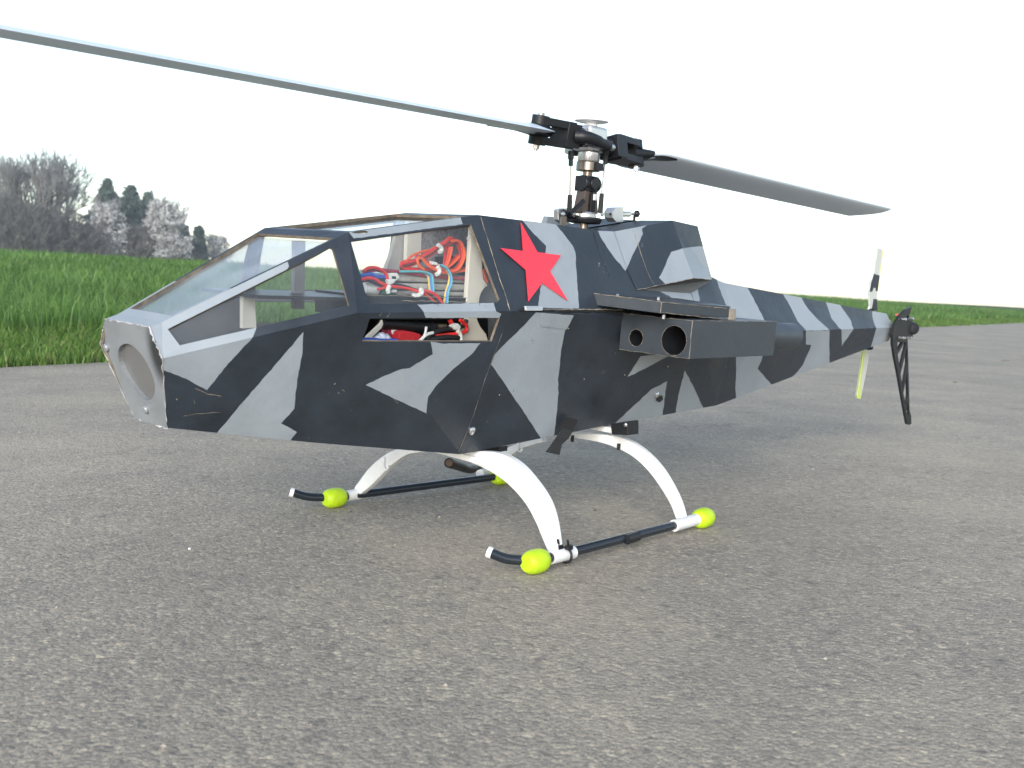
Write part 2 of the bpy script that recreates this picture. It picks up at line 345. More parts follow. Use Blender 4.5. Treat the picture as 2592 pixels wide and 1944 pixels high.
def soilmat(name, a, c, sc, rough=.95):
    m = bpy.data.materials.new(name); m.use_nodes = True; t = m.node_tree; N = t.nodes; b = N['Principled BSDF']
    g = N.new('ShaderNodeNewGeometry'); n = N.new('ShaderNodeTexNoise'); n.inputs['Scale'].default_value = sc; n.inputs['Detail'].default_value = 8; t.links.new(g.outputs['Position'], n.inputs['Vector'])
    r = N.new('ShaderNodeValToRGB'); e = r.color_ramp.elements; e[0].position = .35; e[0].color = (*a, 1); e[1].position = .65; e[1].color = (*c, 1)
    t.links.new(n.outputs[0], r.inputs[0]); t.links.new(r.outputs[0], b.inputs['Base Color']); b.inputs['Roughness'].default_value = rough; b.inputs['Specular IOR Level'].default_value = .15
    return m
D = np.concatenate([np.linspace(-.05, 2, 22), np.linspace(2.3, 16, 36), np.geomspace(17, 300, 18)])
U2 = np.concatenate([-np.geomspace(190, 8, 14), np.linspace(-7, 30, 90), np.geomspace(32, 390, 18)])
UU, DD = np.meshgrid(U2, D, indexing='ij'); ZZ = zfield(UU, DD)-.006
ZZ = np.where(DD < .03, -.03, ZZ)
vs = [en(float(a), float(b_), float(c_)) for a, b_, c_ in zip(UU.ravel(), DD.ravel(), ZZ.ravel())]
nD = len(D); fs = [(i*nD+j, (i+1)*nD+j, (i+1)*nD+j+1, i*nD+j+1) for i in range(len(U2)-1) for j in range(nD-1)]
fg = mesh_obj('field_ground', vs, fs, soilmat('grassy_soil', (.020, .045, .008), (.045, .085, .018), 9)); tag(fg, kind='structure')
# ground beyond the photographer's side of the road
vs = [en(-190, -9, -.02), en(390, -9, -.02), en(390, -120, -.3), en(-190, -120, -.3)]
tag(mesh_obj('meadow', vs, [(0, 1, 2, 3)], soilmat('meadow_turf', (.025, .055, .01), (.055, .10, .02), 6)), kind='structure')
# ------------------------------------------------------------------ grass
def grassmat(name, cols, tipc):
    m = bpy.data.materials.new(name); m.use_nodes = True; t = m.node_tree; N = t.nodes; b = N['Principled BSDF']; Lk = t.links.new
    g = N.new('ShaderNodeNewGeometry'); r = N.new('ShaderNodeValToRGB'); e = r.color_ramp.elements
    while len(e) < len(cols): e.new(.5)
    for i, (p, c) in enumerate(cols): e[i].position = p; e[i].color = (*c, 1)
    Lk(g.outputs['Random Per Island'], r.inputs[0])
    n = N.new('ShaderNodeTexNoise'); n.inputs['Scale'].default_value = 1.3; n.inputs['Detail'].default_value = 4; Lk(g.outputs['Position'], n.inputs['Vector'])
    mr = N.new('ShaderNodeMapRange'); mr.inputs[1].default_value = .35; mr.inputs[2].default_value = .65; mr.inputs[3].default_value = .72; mr.inputs[4].default_value = 1.25; Lk(n.outputs[0], mr.inputs[0])
    sc = N.new('ShaderNodeVectorMath'); sc.operation = 'SCALE'; Lk(r.outputs[0], sc.inputs[0]); Lk(mr.outputs[0], sc.inputs['Scale'])
    Lk(sc.outputs[0], b.inputs['Base Color']); b.inputs['Roughness'].default_value = .5; b.inputs['Specular IOR Level'].default_value = .35
    tl = N.new('ShaderNodeBsdfTranslucent'); Lk(sc.outputs[0], tl.inputs[0]); mx = N.new('ShaderNodeMixShader'); mx.inputs[0].default_value = .35
    Lk(b.outputs[0], mx.inputs[1]); Lk(tl.outputs[0], mx.inputs[2]); Lk(mx.outputs[0], N['Material Output'].inputs[0])
    return m
def blades(name, n, urange, drange, hgt, wid, m, label, cat, dens_pow=1.0, lean=.5, near=0):
    # sample only in a wedge a little wider than the view (towards the trees, too)
    u = RS.uniform(*urange, n*3); d = drange[0]+(drange[1]-drange[0])*RS.uniform(0, 1, n*3)**dens_pow
    x = e0.x+ED.x*u+EN.x*d; y = e0.y+ED.y*u+EN.y*d
    ok = (y > .5) & (np.abs(x) < y*.62+.4); dist = np.hypot(x, y)
    keep = RS.uniform(0, 1, n*3) < np.clip((near/np.maximum(dist, .1))**1.25, 0, 1) if near else np.ones(n*3, bool)
    k = np.where(ok & keep)[0][:n]; u, d, x, y, dist = u[k], d[k], x[k], y[k], dist[k]; n = len(k)
    z = zfield(u, d)-.006
    clump = 1+.28*noise2(u*2.2, d*2.2, 8)/1.5
    h = hgt*clump*RS.uniform(.55, 1.2, n)*np.clip(.55+d*1.2, .3, 1) if 'verge' in name else hgt*clump*RS.uniform(.6, 1.15, n)
    wd = wid*RS.uniform(.6, 1.3, n)*np.clip(dist/3.2, 1, 4)
    a = RS.uniform(0, 2*math.pi, n); la = RS.uniform(0, 2*math.pi, n); ll = lean*h*RS.uniform(.1, 1, n)
    cx, cy = np.cos(a)*wd/2, np.sin(a)*wd/2
    P = np.empty((n, 5, 3)); P[:, 0] = np.c_[x-cx, y-cy, z]; P[:, 1] = np.c_[x+cx, y+cy, z]
    mx, my = x+np.cos(la)*ll*.35, y+np.sin(la)*ll*.35
    P[:, 2] = np.c_[mx+cx*.8, my+cy*.8, z+h*.6]; P[:, 3] = np.c_[mx-cx*.8, my-cy*.8, z+h*.6]; P[:, 4] = np.c_[x+np.cos(la)*ll, y+np.sin(la)*ll, z+h*(1-.25*RS.uniform(0, 1, n))]
    me = bpy.data.meshes.new(name); me.vertices.add(n*5); me.vertices.foreach_set('co', P.ravel())
    base = (np.arange(n)*5)[:, None]; lo = (base+np.array([0, 1, 2, 3, 3, 2, 4])).ravel()
    me.loops.add(n*7); me.loops.foreach_set('vertex_index', lo); me.polygons.add(n*2)
    st = (np.arange(n)*7)[:, None]+np.array([0, 4]); me.polygons.foreach_set('loop_start', st.ravel()); me.update(calc_edges=True); me.validate()
    me.materials.append(m); o = bpy.data.objects.new(name, me); COL.objects.link(o); tag(o, label, cat, kind='stuff'); return o
GF = grassmat('young_cereal_blades', [(0, (.060, .135, .030)), (.45, (.100, .200, .048)), (.85, (.125, .225, .058)), (1, (.18, .27, .10))], None)
GV = grassmat('verge_blades', [(0, (.065, .135, .024)), (.5, (.105, .20, .038)), (.9, (.16, .25, .065)), (1, (.26, .24, .10))], None)
blades('field_grass', 400000, (-5, 34), (.42, 13), .115, .0033, GF, 'tall green grass of the field rising behind the road', 'grass', 1.25, .55, near=3.4)
blades('verge_grass', 120000, (-3, 22), (-.05, .55), .045, .0027, GV, 'short light green grass along the road edge', 'grass', 1.0, .8, near=3.2)
# ------------------------------------------------------------------ trees
BARK = soilmat('grey_brown_bark', (.085, .075, .065), (.15, .135, .12), 3); TWIG = soilmat('hazed_brown_twigs', (.135, .128, .122), (.20, .19, .18), 2)  # twig colours greyed and lightened: distance haze painted into them
TWIGG = soilmat('hazed_grey_twigs', (.20, .20, .195), (.29, .285, .28), 2)
NEED = soilmat('hazed_dark_needles', (.050, .078, .070), (.10, .135, .12), .8); BLOS = soilmat('white_blossom', (.36, .36, .37), (.66, .66, .67), .9)  # needle colour lifted and blued, with the pale haze painted in
TD = 90.0
def tpos(x, dist=TD):
    d = ray(x, 650); d = Vector((d.x, d.y, 0)).normalized()*dist; return d
def topz(x, y, dist=TD):
    d = ray(x, y); hh = math.hypot(d.x, d.y); return H+d.z/hh*dist
def segs(name, S, m, parent, sides=3):
    vs = []; fs = []
    for a, b, ra, rb_ in S:
        d = (b-a); L_ = d.length
        if L_ < 1e-5: continue
        d /= L_; n = d.orthogonal().normalized(); c = d.cross(n); k = len(vs)
        for j in range(sides):
            q = 2*math.pi*j/sides; o = n*math.cos(q)+c*math.sin(q); vs.append(a+o*ra); vs.append(b+o*rb_)
        for j in range(sides):
            j2 = (j+1) % sides; fs.append((k+2*j, k+2*j2, k+2*j2+1, k+2*j+1))
    return mesh_obj(name, vs, fs, m, parent=parent, fix=False)
def grow(S, a, d, L_, r, depth, spread, up_=.15, tips=None, kids=(2, 4), minr=.007):
    n = 3; p = a
    for i in range(n):
        d = (d+Vector((random.gauss(0, .10), random.gauss(0, .10), random.gauss(0, .06)+up_*.12))).normalized(); q = p+d*L_/n
        S[0 if r > .035 else 1].append((p, q, max(minr, r*(1-i*.15)), max(minr, r*(.85-i*.15)))); p = q
        if depth > 0 and i > 0:
            for _ in range(random.randint(*kids)-1):
                ax = d.orthogonal().normalized(); ax.rotate(Matrix.Rotation(random.uniform(0, 6.28), 3, d)); nd = (d+ax*random.uniform(.4, 1)*spread+Vector((0, 0, up_))).normalized()
                grow(S, p, nd, L_*random.uniform(.55, .8), r*.5, depth-1, spread, up_, tips, kids, minr)
    if depth == 0 and tips is not None: tips.append(p)
def tree_root(name, p, label, cat='tree', group=None):
    e = bpy.data.objects.new(name, None); e.location = p; COL.objects.link(e); e.empty_display_size = .5; return tag(e, label, cat, group)
def leafcloud(name, pts, size, m, parent, per=1, jit=.3):
    n = len(pts)*per; C_ = np.repeat(np.array([tuple(p) for p in pts]), per, axis=0)+RS.normal(0, jit, (n, 3))
    A = RS.normal(0, 1, (n, 3, 3))*size*RS.uniform(.5, 1.2, (n, 1, 1)); V_ = (C_[:, None, :]+A).reshape(-1, 3)
    me = bpy.data.meshes.new(name); me.vertices.add(n*3); me.vertices.foreach_set('co', V_.ravel()); me.loops.add(n*3); me.loops.foreach_set('vertex_index', np.arange(n*3))
    me.polygons.add(n); me.polygons.foreach_set('loop_start', np.arange(n)*3); me.update(calc_edges=True); me.materials.append(m)
    o = bpy.data.objects.new(name, me); COL.objects.link(o); o.parent = parent; return o
BASE_Z = .6
def bare_tree(x, ytop, dist, label, spread=.75):
    p = tpos(x, dist); p.z = BASE_Z; h = topz(x, ytop, dist)-BASE_Z; r = tree_root('bare_tree', p, label)
    S = ([], []); 
    S[0].append((Vector((0, 0, -.5)), Vector((0, 0, h*.18)), h*.035, h*.028))
    for k in range(13):
        a = k*2.4; el = random.uniform(.35, 1.0); d = Vector((math.cos(a)*el, math.sin(a)*el, 1.15)).normalized()
        grow(S, Vector((0, 0, h*.12+.06*h*random.random())), d, h*.42, h*.020, 4, spread, .28, None, (2, 4), .036)
    mz = max(q[1].z for l_ in S for q in l_); f = h/mz
    S = tuple([(a*f, b*f, ra*f, rb_*f) for a, b, ra, rb_ in l_] for l_ in S)
    segs('trunk', S[0], BARK, r, 5); segs('crown', [(a, b, ra*.8, rb_*.8) for a, b, ra, rb_ in S[1]], TWIGG, r, 3); return r
def bush(name, x, ytop, wpx, dist, label, m, group=None, n=260, blossom=False, depth=2, shape=.5, bm_=None):
    p = tpos(x, dist); p.z = BASE_Z; h = topz(x, ytop, dist)-BASE_Z; wr = wpx/2600*dist/2*(.74 if blossom else 1); r = tree_root(name, p, label, 'tree' if blossom else 'shrub', group)
    S = ([], []); tips = []
    S[0].append((Vector((0, 0, -.4)), Vector((0, 0, h*.25)), .12, .08))
    for k in range(n):
        a = random.uniform(0, 6.28); z0 = random.uniform(.05, .88)*h; q = z0/h
        prof = (math.sin(math.pi*min(1, (q*.82+.18)))**shape) if not blossom else (math.sin(math.pi*(q*.8+.14))**.6)
        rr = wr*prof*math.sqrt(random.uniform(.05, 1)); b0 = Vector((math.cos(a)*rr*.3, math.sin(a)*rr*.3, z0*.55)); b1 = Vector((math.cos(a)*rr, math.sin(a)*rr, z0))
        S[1].append((b0, b1, .04, .018)); d = (b1-b0).normalized()+Vector((0, 0, .45))
        grow(S, b1, d.normalized(), h*.13, .030, depth, .9, .3, tips, (2, 3), .020)
    segs('trunk', S[0], BARK, r, 5); segs('crown' if not blossom else 'branches', S[1], m, r, 3)
    if blossom: leafcloud('crown', [t_ for t_ in tips if t_.z < h*1.02], .055, BLOS, r, 8, .12)
    elif bm_: leafcloud('foliage', tips, .05, bm_, r, 3, .12)
    return r
def conifer(x, ytop, wpx, dist, label, dens=170):
    p = tpos(x, dist); p.z = BASE_Z; h = topz(x, ytop, dist)-BASE_Z; wr = wpx/2600*dist/2; r = tree_root('conifer_tree', p, label)
    S = []; pts = []; S.append((Vector((0, 0, -.4)), Vector((0, 0, h*.98)), .16, .02)); lean = 0
    nl = int(h*4)
    for i in range(nl):
        z0 = h*(.06+.92*i/nl); R_ = wr*1.15*(1-(i/nl)**1.05)*random.uniform(.7, 1.25)+.06
        for k in range(random.randint(6, 8)):
            a = random.uniform(0, 6.28); L_ = R_*random.uniform(.6, 1.08); e = Vector((math.cos(a)*L_, math.sin(a)*L_, z0+L_*random.uniform(-.12, .22)))
            S.append((Vector((0, 0, z0)), e, .03, .012))
            for q in range(int(dens*(.35+L_))):
                u = random.uniform(.15, 1.04); pts.append(Vector((0, 0, z0)).lerp(e, u)+Vector((random.gauss(0, .10), random.gauss(0, .10), random.gauss(0, .07))))
    segs('trunk', S, BARK, r, 4); leafcloud('crown', pts, .095, NEED, r, 2, .05); return r
bare_tree(92, 352, 92, 'tall bare leafless tree rising above the brown hedge')
conifer(272, 450, 150, 91.5, 'tall dark conifer behind the first white blossoming tree')
conifer(330, 466, 140, 92, 'dark conifer with a blunt top right of the tallest one')
conifer(375, 482, 100, 92.5, 'dark conifer left of the large white blossoming tree')
conifer(466, 568, 60, 96, 'dark conifer half hidden right of the large blossoming tree')
conifer(503, 572, 48, 97, 'small pointed lone conifer between two blossoming trees')
bush('blossoming_tree', 275, 520, 84, 88, 'slender white blossoming tree in front of the dark conifers', TWIGG, 'white blossoming trees', 150, True)
bush('blossoming_tree', 422, 520, 104, 89, 'large rounded white blossoming tree at the wood edge', TWIGG, 'white blossoming trees', 190, True)
bush('blossoming_tree', 545, 602, 70, 99, 'small low white blossoming tree farthest right in the row', TWIGG, 'white blossoming trees', 90, True)
for x_, y_, w_, dd_, lb in ((-15, 480, 130, 86, 'tall brown leafless shrub at the left end of the hedge'), (55, 505, 130, 85, 'brown leafless shrub below the tall bare tree'),
        (125, 505, 120, 86, 'rounded brown leafless shrub in the middle of the hedge'), (185, 545, 110, 87, 'lower brown leafless shrub where the hedge slopes down'),
        (232, 578, 80, 87, 'low brown leafless shrub beside the slender blossoming tree'), (335, 560, 80, 89, 'brown leafless shrub in front of the blunt conifer'),
        (480, 622, 60, 92, 'low dark shrub right of the large blossoming tree')):
    bush('bare_shrub', x_, y_+22, w_*1.2, dd_, lb, TWIG, 'leafless shrubs of the hedge', 420, shape=.45)

# ================================================================== HELICOPTER
heli = bpy.data.objects.new('model_helicopter', None); COL.objects.link(heli); heli.empty_display_size = .1
heli.matrix_world = Matrix(((Lx.x, -Tx.x, Zx.x, MID.x*H), (Lx.y, -Tx.y, Zx.y, MID.y*H), (Lx.z, -Tx.z, Zx.z, 0), (0, 0, 0, 1)))
tag(heli, 'grey and black camouflage model helicopter with a red star standing on the road', 'model helicopter')
V = Vector
# ---- key points of the port side (s back from the middle, t to port, z up)
n0 = aT(412, 907, .197); n1 = aT(424, 1083, .102); n2 = aT(410, 815, .137)
b1 = aT(905, 792, .345); b2 = aT(1287, 787, .345); wt = aT(882, 588, .241); rf = aT(1211, 544, .203)
km = aT(800, 1121, .16); k1 = aT(1165, 1150, .21); nt_ = aT(380, 828, .139)
near = Sheet([n0, n1, n2, b1, b2, wt, rf, km, k1], [(0, 2, 5), (0, 5, 3), (5, 6, 4), (5, 4, 3), (0, 3, 7), (0, 7, 1), (3, 4, 8), (3, 8, 7)], (0, 2, 1))
LPAN = c1((360, 740), (1285, 380), (1306, 445), (1100, 700), (1095, 845), (1070, 905), (900, 1090), (775, 1245), (640, 1170), (495, 1115), (430, 1100))
paint_can = [(1, LPAN),
    (1, c1((1400, 868), (1393, 1000), (1365, 1150), (1350, 1250), (1340, 1365), (1255, 1460), (1357, 1515), (1315, 1570), (1300, 1640), (820, 1600), (845, 1515), (1000, 1330), (1175, 1130))),
    (1, cj((1040, 820), (1970, 800), (2000, 905), (2062, 935), (2040, 985), (1145, 985), (1110, 900))),
    (1, cd_((955, 742), (1038, 741), (1022, 762), (978, 798), (945, 830), (925, 857), (921, 893), (790, 832), (830, 812), (868, 797), (885, 795), (935, 765), (930, 738))),
    (1, cr((110, 330), (180, 420), (1565, 240), (1530, 130), (880, 190)))]
win1 = c1((522, 850), (1575, 322), (1590, 335), (1695, 700), (600, 955)); win2 = c2((158, 377), (1418, 200), (1718, 985), (1708, 1000), (1690, 1021), (345, 1036))
low = c2((355, 1186), (1722, 1180), (1636, 1428), (272, 1425)); slot = cr((150, 350), (240, 318), (350, 325), (355, 350), (250, 358))
vs, fs, mi = near.build(paint_can, [win1, win2, low, slot])
can = Shell(); can.both(vs, fs, mi, (0, 1, 0))
def mr(v): return V((v[0], -v[1], v[2]))
# windshield frame, roof frame, floor
ws = Sheet([n2, wt, mr(wt), mr(n2)], [(0, 1, 2), (0, 2, 3)], (0, 1, 2))
def inset(a, b, c, d, fa, fb, ft):       # quad a,b (near), c,d (far): margins at the a-d end, b-c end, sides
    P = lambda u, v: (a.lerp(b, u)).lerp(d.lerp(c, u), v)
    return [P(fa, ft), P(1-fb, ft*.6), P(1-fb, 1-ft*.6), P(fa, 1-ft)]
wsh = inset(n2, wt, mr(wt), mr(n2), .06, .07, .05)
can.add(*ws.build([(1, [n2, n2.lerp(wt, .35), mr(n2.lerp(wt, .35)), mr(n2)])], [wsh]), (-.5, 0, 1))
ro = Sheet([wt, rf, mr(rf), mr(wt)], [(0, 1, 2), (0, 2, 3)], (0, 1, 2)); roh = inset(wt, rf, mr(rf), mr(wt), .05, .10, .06)
can.add(*ro.build([], [roh]), (0, 0, 1))
ns = Sheet([nt_, n2, mr(n2), mr(nt_)], [(0, 1, 2), (0, 2, 3)], (0, 1, 2)); can.add(*ns.build([(1, [nt_, n2, mr(n2), mr(nt_)])]), (-.3, 0, 1))
cs = [nt_, n0, n2]; can.both(cs, [(0, 1, 2)], [1], (0, 1, .2))
fl = Sheet([n1, km, k1, mr(k1), mr(km), mr(n1)], [(0, 1, 4), (0, 4, 5), (1, 2, 3), (1, 3, 4)], (0, 1, 2)); can.add(*fl.build(), (0, 0, -1))
canopy = can.build('canopy', heli, [DARK, LIGHT, INNER, INNER, WOOD, WOOD], .011, 4, 2)
canopy['label'] = 'front canopy with light and dark splinter camouflage and clear windows'
def pane(name, pts, m, off, parent=canopy):
    P = [V(p)+V(off) for p in pts]; n = len(P); c = MB(); d = V(off).normalized()*.004
    c.extr(P, d, m); o = c.build(name, parent); return o
for sgn in (1, -1):
    for w_ in (win1, win2):
        pts = [near.hit(*p) for p in w_]; c0 = sum(pts, V((0, 0, 0)))/len(pts); pts = [c0+(p-c0)*1.03 for p in pts]
        if sgn < 0: pts = [mr(p) for p in pts]
        pane('window_pane', pts, GLASS2, (0, -.012*sgn, 0))
pane('windshield_pane', wsh, GLASS, (0, 0, -.012)); pane('roof_pane', roh, GLASS2, (0, 0, -.012))
# rims of worn paint round the nose
def ragged(a, b, w0, m, n=16):
    mb = MB(); pts = [a.lerp(b, i/n)+V((random.gauss(0, .0012), random.gauss(0, .0012), random.gauss(0, .0014))) for i in range(n+1)]
    mb.tube(pts, [.38*w0*random.uniform(.2, 1.9) for _ in pts], m, 6); return mb
# ---- nose plate
nm = [nt_, n0, n1, mr(n1), mr(n0), mr(nt_)]
pn = (n1-nt_).cross(V((0, 1, 0))).normalized(); pn = pn if pn.x < 0 else -pn
fr = [V(p)+pn*.004 for p in nm]
hole = [aP(x, y, (nt_+n1)/2, pn)+pn*.004 for x, y in cn((350, 640), (372, 570), (440, 532), (530, 560), (650, 680), (745, 850), (800, 1010), (800, 1150), (745, 1228), (660, 1205), (540, 1070), (430, 900), (365, 760))]
hc = sum(hole, V((0, 0, 0)))/len(hole); hole = spl(hole+[hole[0]], 3)[:-1]
mb = MB(); 
ex = V((0, 1, 0)); ey = pn.cross(ex).normalized(); P2 = lambda p: V(((p-hc).dot(ex), (p-hc).dot(ey)))
Vv = [P2(p) for p in fr]+[P2(p) for p in hole]; m_ = len(fr); h_ = len(hole)
Ee = [(i, (i+1) % m_) for i in range(m_)]+[(m_+i, m_+(i+1) % h_) for i in range(h_)]
r = delaunay_2d_cdt(Vv, Ee, [], 0, 1e-6); hp = [tuple(v) for v in Vv[m_:]]; op = [tuple(v) for v in Vv[:m_]]
fcs = [tuple(f) for f in r[2] if (lambda c: inpoly(c, op) and not inpoly(c, hp))((sum(r[0][i].x for i in f)/3, sum(r[0][i].y for i in f)/3))]
pv = [hc+ex*v.x+ey*v.y for v in r[0]]; mb.add(pv, fcs, SILV)
hh = [p-pn*.014 for p in hole]; mb.add(hole+hh, [(i, (i+1) % h_, h_+(i+1) % h_, h_+i) for i in range(h_)], SILV)
mb.extr([p-pn*.001 for p in fr], -pn*.01, SILV) if False else None
def soot(m, c, rad):                     # black overspray of its own shape at the upper port corner
    t = m.node_tree; N = t.nodes; b = N['Principled BSDF']; src = b.inputs['Base Color'].links[0].from_socket; tc = N.new('ShaderNodeTexCoord')
    mp = N.new('ShaderNodeMapping'); mp.vector_type = 'POINT'; mp.inputs['Location'].default_value = [-a/r_ for a, r_ in zip(c, rad)]; mp.inputs['Scale'].default_value = [1/r_ for r_ in rad]; t.links.new(tc.outputs['Object'], mp.inputs[0])
    ln = N.new('ShaderNodeVectorMath'); ln.operation = 'LENGTH'; t.links.new(mp.outputs[0], ln.inputs[0]); rg = N.new('ShaderNodeMapRange'); rg.inputs[1].default_value = .25; rg.inputs[2].default_value = 1; rg.inputs[3].default_value = .93; rg.inputs[4].default_value = 0; rg.interpolation_type = 'SMOOTHSTEP'
    t.links.new(ln.outputs['Value'], rg.inputs[0]); mx = N.new('ShaderNodeMix'); mx.data_type = 'RGBA'; mx.inputs[7].default_value = (.02, .02, .022, 1); t.links.new(src, mx.inputs[6]); t.links.new(rg.outputs[0], mx.inputs[0]); t.links.new(mx.outputs[2], b.inputs['Base Color'])
sc_ = loc(nt_.lerp(n0, .7)+V((0, -.025, -.02))); soot(SILV, sc_, (.08, .014, .026))
plate = mb.build('nose_plate', heli, label='silver painted nose plate with a round recess')
mb = MB(); mb.add([hc-pn*.013]+[p for p in hh], [(0, i+1, (i+1) % h_+1) for i in range(h_)], mat('dull_lens', (.13, .13, .13), .4, var=.2, vscale=12, spec=.6)); mb.build('landing_light', plate)
for x, y in cn((205, 582), (690, 1345)):
    p = aP(x, y, fr[0], pn); mb = MB(); mb.lathe(p, [(0, .013), (.006, .013), (.010, .009), (.011, 0)], SILV, pn, 14); mb.build('screw', plate, True)
for a, b, w_ in ((nt_, mr(nt_), .0045), (nt_, n0, .006), (n0, n1, .003), (n1, mr(n1), .004), (mr(nt_), mr(n0), .003), (mr(n0), mr(n1), .002)):
    ragged(a+pn*.002, b+pn*.002, w_, mat('chipped_paint_edge', (.40, .40, .42), .6, var=.5, vscale=150)).build('paint_chip_edge', plate)
SILV = mat('silver_tape', (.42, .45, .47), .38, metal=.35, bump=.3, bscale=700, var=.12, vscale=30)
# ---- rear fuselage
T1 = aT(1515, 584, .20); F2 = aT(1554, 586, .20); bm_ = V((.40, .345, .915)); be = aT(2262, 829, .05); br = V((1.25, .25, .835))
te = aT(2244, 794, .025); tr_ = aT(1833, 716, .10); kt = aT(2250, 862, .03); ka = aT(1549, 1074, .17); kb = aT(1814, 1026, .10); kc = aT(2101, 918, .05)
tl = aT(2264, 829, .05); Tm = aT(1385, 565, .205); F5 = aT(1748, 742, .23); b3 = V((.85, .32, .86))
K = [rf, Tm, T1, F2, F5, tr_, te, b2, bm_, b3, br, be, k1, ka, kb, kc, kt]
rear = Sheet(K, [(0, 1, 7), (1, 2, 7), (2, 8, 7), (2, 3, 8), (3, 4, 8), (4, 9, 8), (4, 5, 10), (4, 10, 9), (3, 5, 4), (5, 6, 11), (5, 11, 10),
    (7, 8, 13), (7, 13, 12), (8, 9, 13), (9, 14, 13), (9, 10, 14), (10, 15, 14), (10, 11, 15), (11, 16, 15)], (0, 2, 1))
paint_rear = [(1, c3((545, 712), (798, 733), (770, 790), (738, 835), (725, 900), (712, 960), (705, 1060), (690, 1160), (695, 1250), (680, 1400), (665, 1560), (590, 1570), (480, 1400), (380, 1255), (310, 1150), (245, 1060), (250, 1012), (340, 920), (420, 845), (500, 760))),
    (1, c3((1240, 1005), (1475, 980), (1340, 1050), (1200, 1125), (1155, 1142))),
    (1, c3((1418, 1172), (1400, 1290), (1385, 1420), (1040, 1480), (1180, 1350), (1310, 1228))),
    (1, c3((1537, 1100), (1600, 1220), (1665, 1365), (1470, 1400), (1500, 1240))),
    (1, c5((493, 880), (700, 880), (690, 930), (658, 1005), (762, 1125), (760, 1180), (488, 1300))),
    (1, c5((1027, 716), (1025, 820), (1066, 824), (1040, 890), (1003, 975), (960, 1030), (910, 1075), (930, 1110), (1207, 1010), (1205, 714))),
    (1, c5((1298, 712), (1386, 709), (1340, 775), (1300, 832))),
    (1, c5((1562, 700), (1740, 688), (1740, 820), (1430, 930), (1520, 850))),
    (1, c5((340, 320), (400, 335), (575, 380), (625, 465), (670, 560), (712, 642), (640, 720), (500, 700), (400, 480), (360, 380))),
    (1, c5((850, 433), (990, 460), (1030, 530), (1070, 580), (1150, 660), (1205, 714), (1027, 716), (960, 640), (900, 520))),
    (1, c5((1175, 492), (1285, 515), (1330, 580), (1370, 640), (1386, 709), (1298, 712), (1220, 620))),
    (1, c5((1530, 560), (1660, 580), (1720, 690), (1562, 700), (1535, 620))),
    (1, c3((450, 95), (675, 125), (750, 218), (790, 270), (806, 310), (818, 480), (830, 688), (560, 680), (572, 560), (595, 400), (612, 270), (530, 190))),
    (1, ch((180, 225), (410, 235), (880, 160), (800, 215), (815, 290), (750, 430), (650, 630), (570, 805), (400, 600), (250, 380))),
    (1, ch((1000, 1060), (1480, 1100), (1545, 1290), (1400, 1280))),
    (1, ch((1490, 1100), (1585, 1060), (1622, 1290), (1550, 1290))),
    (1, ch((1865, 930), (1960, 970), (2120, 1450), (2010, 1350)))]
rear_shell = Shell(); rear_shell.both(*rear.build(paint_rear, []), (0, 1, 0))
top = Sheet([rf, Tm, T1, F2, tr_, te]+[mr(p) for p in (rf, Tm, T1, F2, tr_, te)], [(0, 1, 7), (0, 7, 6), (1, 2, 8), (1, 8, 7), (2, 3, 9), (2, 9, 8), (3, 4, 10), (3, 10, 9), (4, 5, 11), (4, 11, 10)], (0, 1, 2))
rear_shell.add(*top.build(), (0, 0, 1))
bot = Sheet([k1, ka, kb, kc, kt]+[mr(p) for p in (k1, ka, kb, kc, kt)], [(0, 1, 6), (0, 6, 5), (1, 2, 7), (1, 7, 6), (2, 3, 8), (2, 8, 7), (3, 4, 9), (3, 9, 8)], (0, 1, 2))
rear_shell.add(*bot.build(), (0, 0, -1))
rear_shell.both([be, te, kt, mr(be), mr(te), mr(kt)], [(0, 1, 2), (1, 2, 3)], [1, 1], (1, 0, 0))
fus = rear_shell.build('fuselage', heli, [DARK, LIGHT, INNER, INNER, WOOD, WOOD], .012, 4, 2); fus['label'] = 'rear fuselage tapering into a tail boom with splinter camouflage'
# seams: bare edges and the gap along the belt line
def strip(name, pts, r, m, parent, off=(0, .002, 0)):
    mb = MB(); P = [V(p)+V(off) for p in pts]; Q = []
    for i in range(len(P)-1):
        n = max(2, int((P[i+1]-P[i]).length/.02)); Q += [P[i].lerp(P[i+1], k/n)+V((0, random.gauss(0, .0006), random.gauss(0, .0008))) for k in range(n)]
    Q.append(P[-1]); mb.tube(Q, [.72*r*random.uniform(.25, 1.35) for _ in Q], m, 5); return mb.build(name, parent)
EDGE = mat('worn_tan_edge', (.27, .235, .18), .8, var=.6, vscale=200)
strip('seam', [rear.hit(*p) for p in cr((1790, 150), (1905, 520), (2010, 870))]+[rear.hit(*p) for p in c3((345, 620), (368, 700))], .0019, EDGE, fus)
strip('seam', [rear.hit(*p) for p in c3((375, 690), (300, 900), (200, 1170), (130, 1390), (30, 1640))], .0018, mat('seam_shade', (.09, .085, .075), .8, var=.5, vscale=60), fus, (0, .001, 0))
strip('seam', [rear.hit(*p) for p in c3((430, 700), (700, 705), (960, 706), (1150, 712), (1360, 722))], .0075, mat('dark_gap', (.008, .008, .008), .9), fus, (0, .003, 0))
strip('seam', [rear.hit(*p) for p in c3((575, 690), (700, 693), (960, 692), (1120, 697))], .0026, EDGE, fus, (0, .006, 0))
strip('seam', [rear.hit(*p) for p in ch((115, 255), (220, 600), (350, 890))], .0016, DARK, fus, (0, .001, 0))
mb = MB(); a = [rear.hit(*p)+V((0, .004, 0)) for p in c3((455, 668), (575, 668), (570, 700), (460, 700))]; mb.extr(a, (0, .012, 0), SILV); mb.build('latch', fus, bevel=.003, label='silver latch on the seam')
